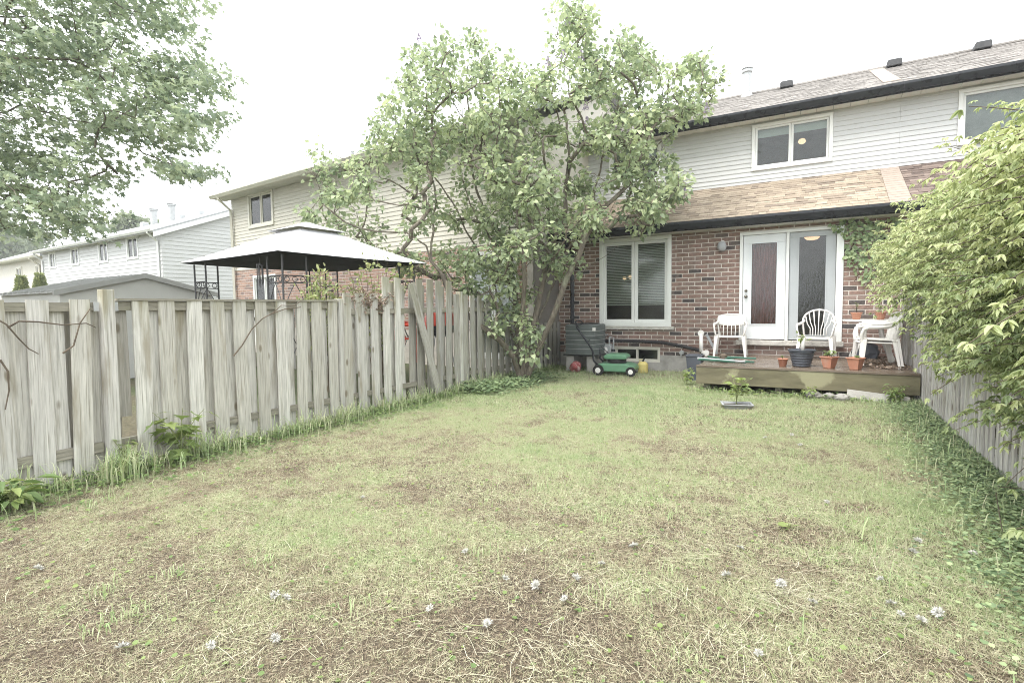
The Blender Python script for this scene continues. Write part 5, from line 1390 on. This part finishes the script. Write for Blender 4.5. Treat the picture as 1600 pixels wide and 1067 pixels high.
conifer('small pointed cedar before the cream house, farther from the white wall', 33, 436, 460, 26, .6)
def far_tree(label, u, v, d, r, name='broadleaf_tree'):
    c = at_d(u, v, d); t = thing(name, label, 'tree', (c[0], c[1], 0), group='distant trees'); sk = Skeleton((c[0], c[1], 0)); sk.path([(c[0], c[1], c[2] * .6)], 0)
    lp = []
    for _ in range(46):
        q = c + unit(RNG.normal(size=3)) * r * random.random() ** .4 * (1, 1, .75); sk.reach(q, step=1.0); lp.append(q + RNG.normal(size=(90, 3)) * r * .16)
    lp = np.concatenate(lp); n = len(lp)
    link('trunk', sk.mesh('trunk', 'bark', tip=.03, cap_r=.35), t); link('crown', leaf_mesh('crown', 'round', lp, rand_dirs(n), rand_dirs(n), RNG.uniform(.3, .6, n), 'far_leaf', RNG.uniform(.01, 1, n)), t)
far_tree('distant pale tree above the cream house roof', 28, 385, 78, 4.2)
far_tree('distant pale tree rising behind the white house ridge', 215, 362, 75, 3.0)
far_tree('distant pale tree beyond the cream house, partly under the maple', -30, 375, 70, 4.5)

# ================================================================== lawn: blades, litter, weeds
def yard_points(n, y0, y1, x0=-5.6, x1=1.6):
    return RNG.uniform(x0, x1, n), RNG.uniform(y0, y1, n)
def on_deck(x, y): return (x > DX0 - .02) & (y > DY0 + .12)
V, F, T = [], [], []; off = 0
for n, y0, y1, hmin, hmax, wdt in ((560000, .7, 3.2, .016, .04, .0034), (430000, 3.2, 6.5, .02, .045, .0046), (200000, 6.5, 11.7, .03, .055, .007)):
    x, y = yard_points(n, y0, y1); g = lushness(x, y)
    tuft = fbm(x * 5.0, y * 5.0, 61); spot = fbm(x * 14.0, y * 14.0, 63); k = (RNG.random(n) < (.42 + .7 * g) * np.clip(.1 + 2.0 * spot * tuft * 2, .1, 1.2)); bare = ~k & (RNG.random(n) < .45); k = (k | bare) & ~on_deck(x, y); tuft = tuft[k]; bare = bare[k]; x, y, g = x[k], y[k], g[k]; n = len(x)
    flat = bare | (RNG.random(n) < (.5 - .4 * g))
    z = ground_h(x, y) - .004
    az = RNG.uniform(0, 6.283, n); tilt = np.where(flat, RNG.uniform(.03, .35, n), RNG.uniform(.6, 2.6, n))
    tip = np.stack([np.cos(az), np.sin(az), tilt], 1)
    L = RNG.uniform(hmin, hmax, n) * (.8 + .5 * g) * np.where(flat, 1.15, 1)
    pos = np.stack([x, y, z + np.where(flat, RNG.uniform(.002, .018, n), 0)], 1)
    v, f, kk = leaf_arrays('blade', pos, tip, rand_dirs(n), np.ones(n), 1.0)
    # a blade is long and narrow: build it from its own width and length
    yv = unit(tip); xv = unit(np.cross(yv, rand_dirs(n))); w = wdt * RNG.uniform(.6, 1.3, n)
    v = np.stack([pos - xv * (w / 2)[:, None], pos + xv * (w / 2)[:, None], pos + yv * L[:, None]], 1).reshape(-1, 3)
    f = (np.arange(n * 3)).reshape(-1, 3)
    t = np.where(flat, np.clip(.12 + .35 * RNG.random(n) + .3 * (tuft - .5), .01, .6), np.clip(.36 + .34 * g + .55 * (tuft - .5) + RNG.normal(0, .14, n), .08, 1))
    t = np.where(bare, .001 + .13 * RNG.random(n) ** 1.5, t)
    V.append(v); F.append(f + off); T.append(np.repeat(t, 3)); off += len(v)
tag(link('grass', fast_mesh('grass', np.concatenate(V), np.concatenate(F), 'grass', np.concatenate(T))), 'short patchy mown grass covering the back garden', 'grass', kind='stuff')

def long_blades(x, y, lmin, lmax, wmin, wmax, bend=.6, tlo=.4, thi=1.0):
    """Tall bent blades, three pieces each."""
    n = len(x); z = ground_h(x, y) - .005; p = np.stack([x, y, z], 1); az = RNG.uniform(0, 6.283, n); h = np.stack([np.cos(az), np.sin(az), np.zeros(n)], 1)
    L = RNG.uniform(lmin, lmax, n)[:, None]; w = RNG.uniform(wmin, wmax, n)[:, None]; side = np.stack([-np.sin(az), np.cos(az), np.zeros(n)], 1); b = RNG.uniform(.2, 1.3, n)[:, None] * bend; up = np.array([0, 0, 1.])
    q = [p, p + L * (.42 * up + .1 * b * h), p + L * (.75 * up * (1 - .15 * b) + .32 * b * h), p + L * ((.95 - .42 * b) * up + .72 * b * h)]
    V = np.stack([q[0] - side * w, q[0] + side * w, q[1] - side * w * .85, q[1] + side * w * .85, q[2] - side * w * .55, q[2] + side * w * .55, q[3]], 1).reshape(-1, 3)
    F = (np.arange(n) * 7)[:, None, None] + np.array([(0, 1, 3), (0, 3, 2), (2, 3, 5), (2, 5, 4), (4, 5, 6)])[None]
    return V, F.reshape(-1, 3), np.repeat(np.clip(RNG.uniform(tlo, thi, n), .01, 1), 7)
parts = []; 
n = 2600; y = RNG.uniform(.6, 11.2, n); parts.append(long_blades(FX + .04 + RNG.exponential(.13, n), y, .08, .26, .0025, .005))
cw_ = np.repeat(RNG.uniform(.6, 9, 46), 26); parts.append(long_blades(FX + .1 + np.abs(RNG.normal(0, .1, len(cw_))), cw_ + RNG.normal(0, .05, len(cw_)), .15, .42, .003, .006, .9))
n = 1500; y = RNG.uniform(8.2, 11.6, n); parts.append(long_blades(RNG.uniform(-5.3, -2.0, n), np.maximum(y, 10.3 + RNG.uniform(-.5, 1.2, n)), .05, .16, .003, .005))
n = 700; parts.append(long_blades(RNG.uniform(-1.9, 1.3, n), 9.22 + RNG.normal(0, .13, n), .05, .15, .003, .005))
n = 900; y = RNG.uniform(2, 9.2, n); parts.append(long_blades(1.3 - RNG.exponential(.25, n), y, .08, .22, .0025, .005, tlo=.3))
cx, cy = [], []
for _ in range(90):
    a, b = random.uniform(-5.2, 1.1), random.uniform(1.0, 8.5); k = random.randint(14, 34); cx.append(a + RNG.normal(0, .05, k)); cy.append(b + RNG.normal(0, .05, k))
parts.append(long_blades(np.concatenate(cx), np.concatenate(cy), .04, .09, .002, .004, tlo=.55))
V, F, T = [], [], []; off = 0
for v, f, t in parts: V.append(v); F.append(f + off); T.append(t); off += len(v)
tag(link('tall_grass', fast_mesh('tall_grass', np.concatenate(V), np.concatenate(F), 'grass', np.concatenate(T))), 'longer uncut grass along the fences, deck and house wall', 'grass', kind='stuff')

# cut stems and straw left lying on the lawn
n = 6500; x, y = yard_points(n, .9, 8.5, -5.2, 1.2); cu_, cv_ = zip(*[(random.gauss(a, 45), random.gauss(b, 16)) for a, b, q in ((900, 920, 70), (1000, 930, 40), (1120, 860, 60), (1240, 930, 110), (1330, 870, 60), (640, 995, 40), (870, 1010, 60), (1420, 870, 50), (1150, 1000, 60), (350, 1000, 30), (1080, 830, 40)) for _ in range(q)]); cl_ = np.array([at_z(a, b, 0.) for a, b in zip(cu_, cv_)]); x[:len(cl_)] = cl_[:, 0]; y[:len(cl_)] = cl_[:, 1]; k = RNG.random(n) < .25 + .9 * np.clip((x + 4) / 5, 0, 1) * np.clip((7.5 - y) / 4, 0.1, 1); x, y = x[k], y[k]; n = len(x)
swirl = fbm(x * .8, y * .8, 41) * 6.28; az = swirl + RNG.normal(0, .6, n); L = RNG.uniform(.05, .19, n) * RNG.uniform(.5, 1.2, n); w = RNG.uniform(.0006, .0012, n); z = ground_h(x, y) + RNG.uniform(.012, .032, n)
d = np.stack([np.cos(az), np.sin(az), RNG.normal(0, .06, n)], 1); s = np.stack([-np.sin(az), np.cos(az), np.zeros(n)], 1); p = np.stack([x, y, z], 1); c = (RNG.normal(0, .07, n) * L)[:, None]
q0, q1, q2 = p - d * (L / 2)[:, None], p + s * c, p + d * (L / 2)[:, None]; w_ = w[:, None]; u_ = np.array([0, 0, 1.])
V = np.stack([q0 - s * w_, q0 + s * w_, q1 - s * w_ + u_ * w_ * 2, q1 + s * w_ + u_ * w_ * 2, q2 - s * w_, q2 + s * w_], 1).reshape(-1, 3)
F = (np.arange(n) * 6)[:, None, None] + np.array([(0, 1, 3), (0, 3, 2), (2, 3, 5), (2, 5, 4)])[None]
tag(link('cut_stems', fast_mesh('cut_stems', V, F.reshape(-1, 3), 'straw', np.repeat(RNG.uniform(.01, 1, n), 6))), 'pale cut stems and straw lying on the lawn', 'straw', kind='stuff')

# creeping ground cover
def ground_cover(name, label, n, xf, y0, y1, mat, hmax, size, tl=.01, th=1.0, rel=True):
    y = RNG.uniform(y0, y1, n); x = xf(y, n); k = ~on_deck(x, y); x, y = x[k], y[k]; n = len(x); z = ground_h(x, y) + hmax * RNG.random(n) ** 1.3
    az = RNG.uniform(0, 6.283, n); tip = np.stack([np.cos(az), np.sin(az), RNG.uniform(-.3, .35, n)], 1)
    tag(link(name, leaf_mesh(name, 'round', np.stack([x, y, z], 1), tip, np.tile([0, 0, 1.], (n, 1)) + .35 * rand_dirs(n), RNG.uniform(.6, 1.3, n) * size, mat, np.clip(RNG.uniform(tl, th, n), .01, 1))), label, 'ground cover', kind='stuff')
ground_cover('ground_ivy', 'dense low ground ivy along the picket fence', 36000, lambda y, n: 1.36 - np.abs(RNG.normal(0, .33, n)) * (.55 + .6 * fbm(y * 1.4, y * 0, 51)) * (1.15 - .03 * y) * .85, 1.3, 9.3, 'ivy_leaf', .09, .024)
ground_cover('creeping_weeds', 'low creeping weeds at the foot of the board fence', 9000, lambda y, n: FX + .03 + RNG.exponential(.16, n), .5, 11.4, 'weed_leaf', .1, .035, .01, .7)
ground_cover('clover', 'scattered clover and broad weeds through the lawn', 5000, lambda y, n: RNG.uniform(-5.2, 1.2, n), 1.0, 9.0, 'weed_leaf', .03, .022, .2, .9)
ground_cover('periwinkle', 'dark low plants round the foot of the lilac', 5200, lambda y, n: np.clip(-4.98 + RNG.normal(0, .28, n), FX + .05, -4), 7.2, 9.7, 'ivy_leaf', .16, .05, .01, .8)
ground_cover('deck_weeds', 'leafy weeds growing along the front of the deck', 520, lambda y, n: RNG.uniform(-1.9, 1.35, n), 9.0, 9.4, 'weed_leaf', .1, .045)

# single weeds
def leafy_weed(name, label, base, stems, hgt, size, shape, mat, cat='weed', per=7, tl=.5, wid=1.0, droop=.3):
    t = thing(name, label, cat, tuple(base)); m = MB(); P_, D_, S_ = [], [], []
    for i in range(stems):
        a = random.uniform(0, 6.28); e = np.array(base) + np.array([math.cos(a) * hgt * .35, math.sin(a) * hgt * .35, hgt * random.uniform(.6, 1)]); c = np.array(base) + np.array([0, 0, hgt * .5])
        path = [(1 - q) ** 2 * np.array(base) + 2 * q * (1 - q) * c + q * q * e for q in np.linspace(0, 1, 6)]; m.tube(path, [.006, .005, .005, .004, .003, .002], 5)
        for j in range(per):
            q = .25 + .75 * (j + .5) / per; p = (1 - q) ** 2 * np.array(base) + 2 * q * (1 - q) * c + q * q * e; b = random.uniform(0, 6.28); d = np.array([math.cos(b), math.sin(b), random.uniform(-droop, .35)])
            st = p + d * size * .35; m.tube([p, st], .002, 3); P_.append(st); D_.append(d + np.array([0, 0, -droop])); S_.append(size * random.uniform(.6, 1.1))
    m.obj('stem', 'weed_stem', t)
    for p, d, s in zip(P_, D_, S_):
        me = leaf_mesh('leaf', shape, np.array([p]), np.array([d]), np.array([[0, 0, 1.]]) + .3 * rand_dirs(1), np.array([s]), mat, np.array([random.uniform(tl, 1)]), wid); link('leaf', me, t)
vmat('weed_stem', (.22, .25, .11), rough=.7, scale=8, mott=.2, bump=0)
leafy_weed('maple_sapling', 'young maple sapling with large lobed leaves against the board fence', at_x(285, 730, FX + .14) * (1, 1, 0), 5, .62, .17, 'maple', 'weed_leaf', 'sapling', 6, .55, 1.25, .5)
leafy_weed('dock_weed', 'clump of broad dark dock leaves at the foot of the near fence boards', at_x(22, 800, FX + .35) * (1, 1, 0), 12, .3, .15, 'lance', 'weed_leaf', 'weed', 5, .05, 1.0, .25)
leafy_weed('seedling', 'pale green seedling standing in the grey tray on the lawn', (-.94, 7.87, .05), 4, .5, .12, 'lance', 'weed_leaf', 'seedling', 9, .7, 1.6, .1)
leafy_weed('weed', 'broad-leaved weed by the fence post gap', at_x(200, 730, FX + .1) * (1, 1, 0), 4, .35, .1, 'heart', 'weed_leaf', 'weed', 5, .4)
leafy_weed('weed', 'bushy weed between deck corner and picket fence', np.array([1.0, 9.1, 0.]), 12, .32, .08, 'lance', 'weed_leaf', 'weed', 9, .3)
leafy_weed('weed', 'weed with pale leaves beside the stones under the deck', np.array([-.05, 9.15, 0.]), 6, .22, .09, 'lance', 'weed_leaf', 'weed', 5, .5)
leafy_weed('weed', 'small leafy weed at the left corner of the deck', np.array([-2.0, 9.75, 0.]), 6, .4, .08, 'heart', 'weed_leaf', 'weed', 6, .5)
leafy_weed('plantain', 'single dark plantain rosette in the worn lawn', at_z(1232, 828, 0.0), 6, .05, .055, 'round', 'weed_leaf', 'weed', 1, .5, 1.0, .0)

# bare vine twigs on the near fence
def bare_vine(label, paths):
    t = thing('bare_vine', label, 'vine', tuple(at_x(*paths[0][0], FX + .03) * (1, 1, 0)))
    for pth in paths:
        pts = [at_x(u, v, FX + .035 + .01 * (i % 2)) for i, (u, v) in enumerate(pth)]; m = MB(); m.tube(pts, [.008 - .005 * i / len(pts) for i in range(len(pts))], 5); m.obj('stem', 'twig', t)
bare_vine('bare dark vine stem crossing the near fence boards left of the post', [[(-20, 490), (10, 507), (30, 530), (45, 545), (60, 553)], [(12, 512), (30, 502), (60, 503), (100, 508), (135, 505), (150, 512)], [(98, 552), (115, 540), (125, 505), (141, 482)], [(0, 562), (12, 580), (14, 610), (8, 640)]])
bare_vine('bare dark vine stem curling over the fence top by the gazebo', [[(365, 556), (378, 540), (393, 515), (410, 498), (425, 490), (440, 477), (460, 478), (478, 464)], [(425, 490), (445, 483), (470, 480)]])

# dandelion seed heads
heads = []
for kx in range(3):
    n = 120; d = rand_dirs(n); d[:, 2] = np.abs(d[:, 2]) * .5 + .02; r = RNG.uniform(.014, .032, n)
    heads.append(leaf_mesh('seed_head', 'lance', np.zeros((n, 3)) + d * .003, d, rand_dirs(n), r, 'seed_fluff', RNG.uniform(.01, 1, n), .22))
stem_me = MB().tube([(0, 0, -.002), (.02, .01, -.012), (.06, .03, -.016), (.12, .05, -.02)], .0022, 5).mesh('stem', 'weed_stem')
for i, (u, v) in enumerate([(940, 890), (837, 925), (882, 945), (900, 912), (1220, 917), (1270, 945), (1375, 912), (1435, 847), (1520, 865), (1427, 865), (1292, 787), (1157, 862), (1392, 950), (1407, 967), (1440, 977), (1185, 1025), (1237, 685), (990, 860), (1135, 905), (1465, 967), (60, 892), (192, 1015), (430, 1005), (330, 1012), (567, 780), (727, 870), (447, 940), (430, 935), (672, 962), (762, 985), (790, 915), (1250, 700), (1195, 690)]):
    p = at_z(u, v, .0); z = float(ground_h(np.array([p[0]]), np.array([p[1]]))[0])
    o = thing('dandelion', 'white dandelion seed head lying in the mown grass', 'dandelion', (p[0], p[1], z + .03), random.uniform(0, 6.28), 'dandelion seed heads on the lawn', local=True)
    h = link('seed_head', heads[i % 3], o); h.rotation_euler = (random.uniform(-.6, .6), random.uniform(-.6, .6), 0); s = random.uniform(.6, 1.1); h.scale = (s, s, s * .8); link('stem', stem_me, o)

# ================================================================== rain-damp air
hz = MB().box(-330, 330, -230, 330, -1.1, 11.0).obj('haze', None)
m, t, out = nodes_of('haze_air')
pv = t.nodes.new('ShaderNodeVolumePrincipled'); pv.inputs['Color'].default_value = (.95, .97, .98, 1); pv.inputs['Density'].default_value = .0016; pv.inputs['Anisotropy'].default_value = .2
t.links.new(pv.outputs[0], out.inputs['Volume']); hz.data.materials.append(m)
tag(hz, 'pale rain-damp air over the gardens and houses', 'haze', kind='stuff')
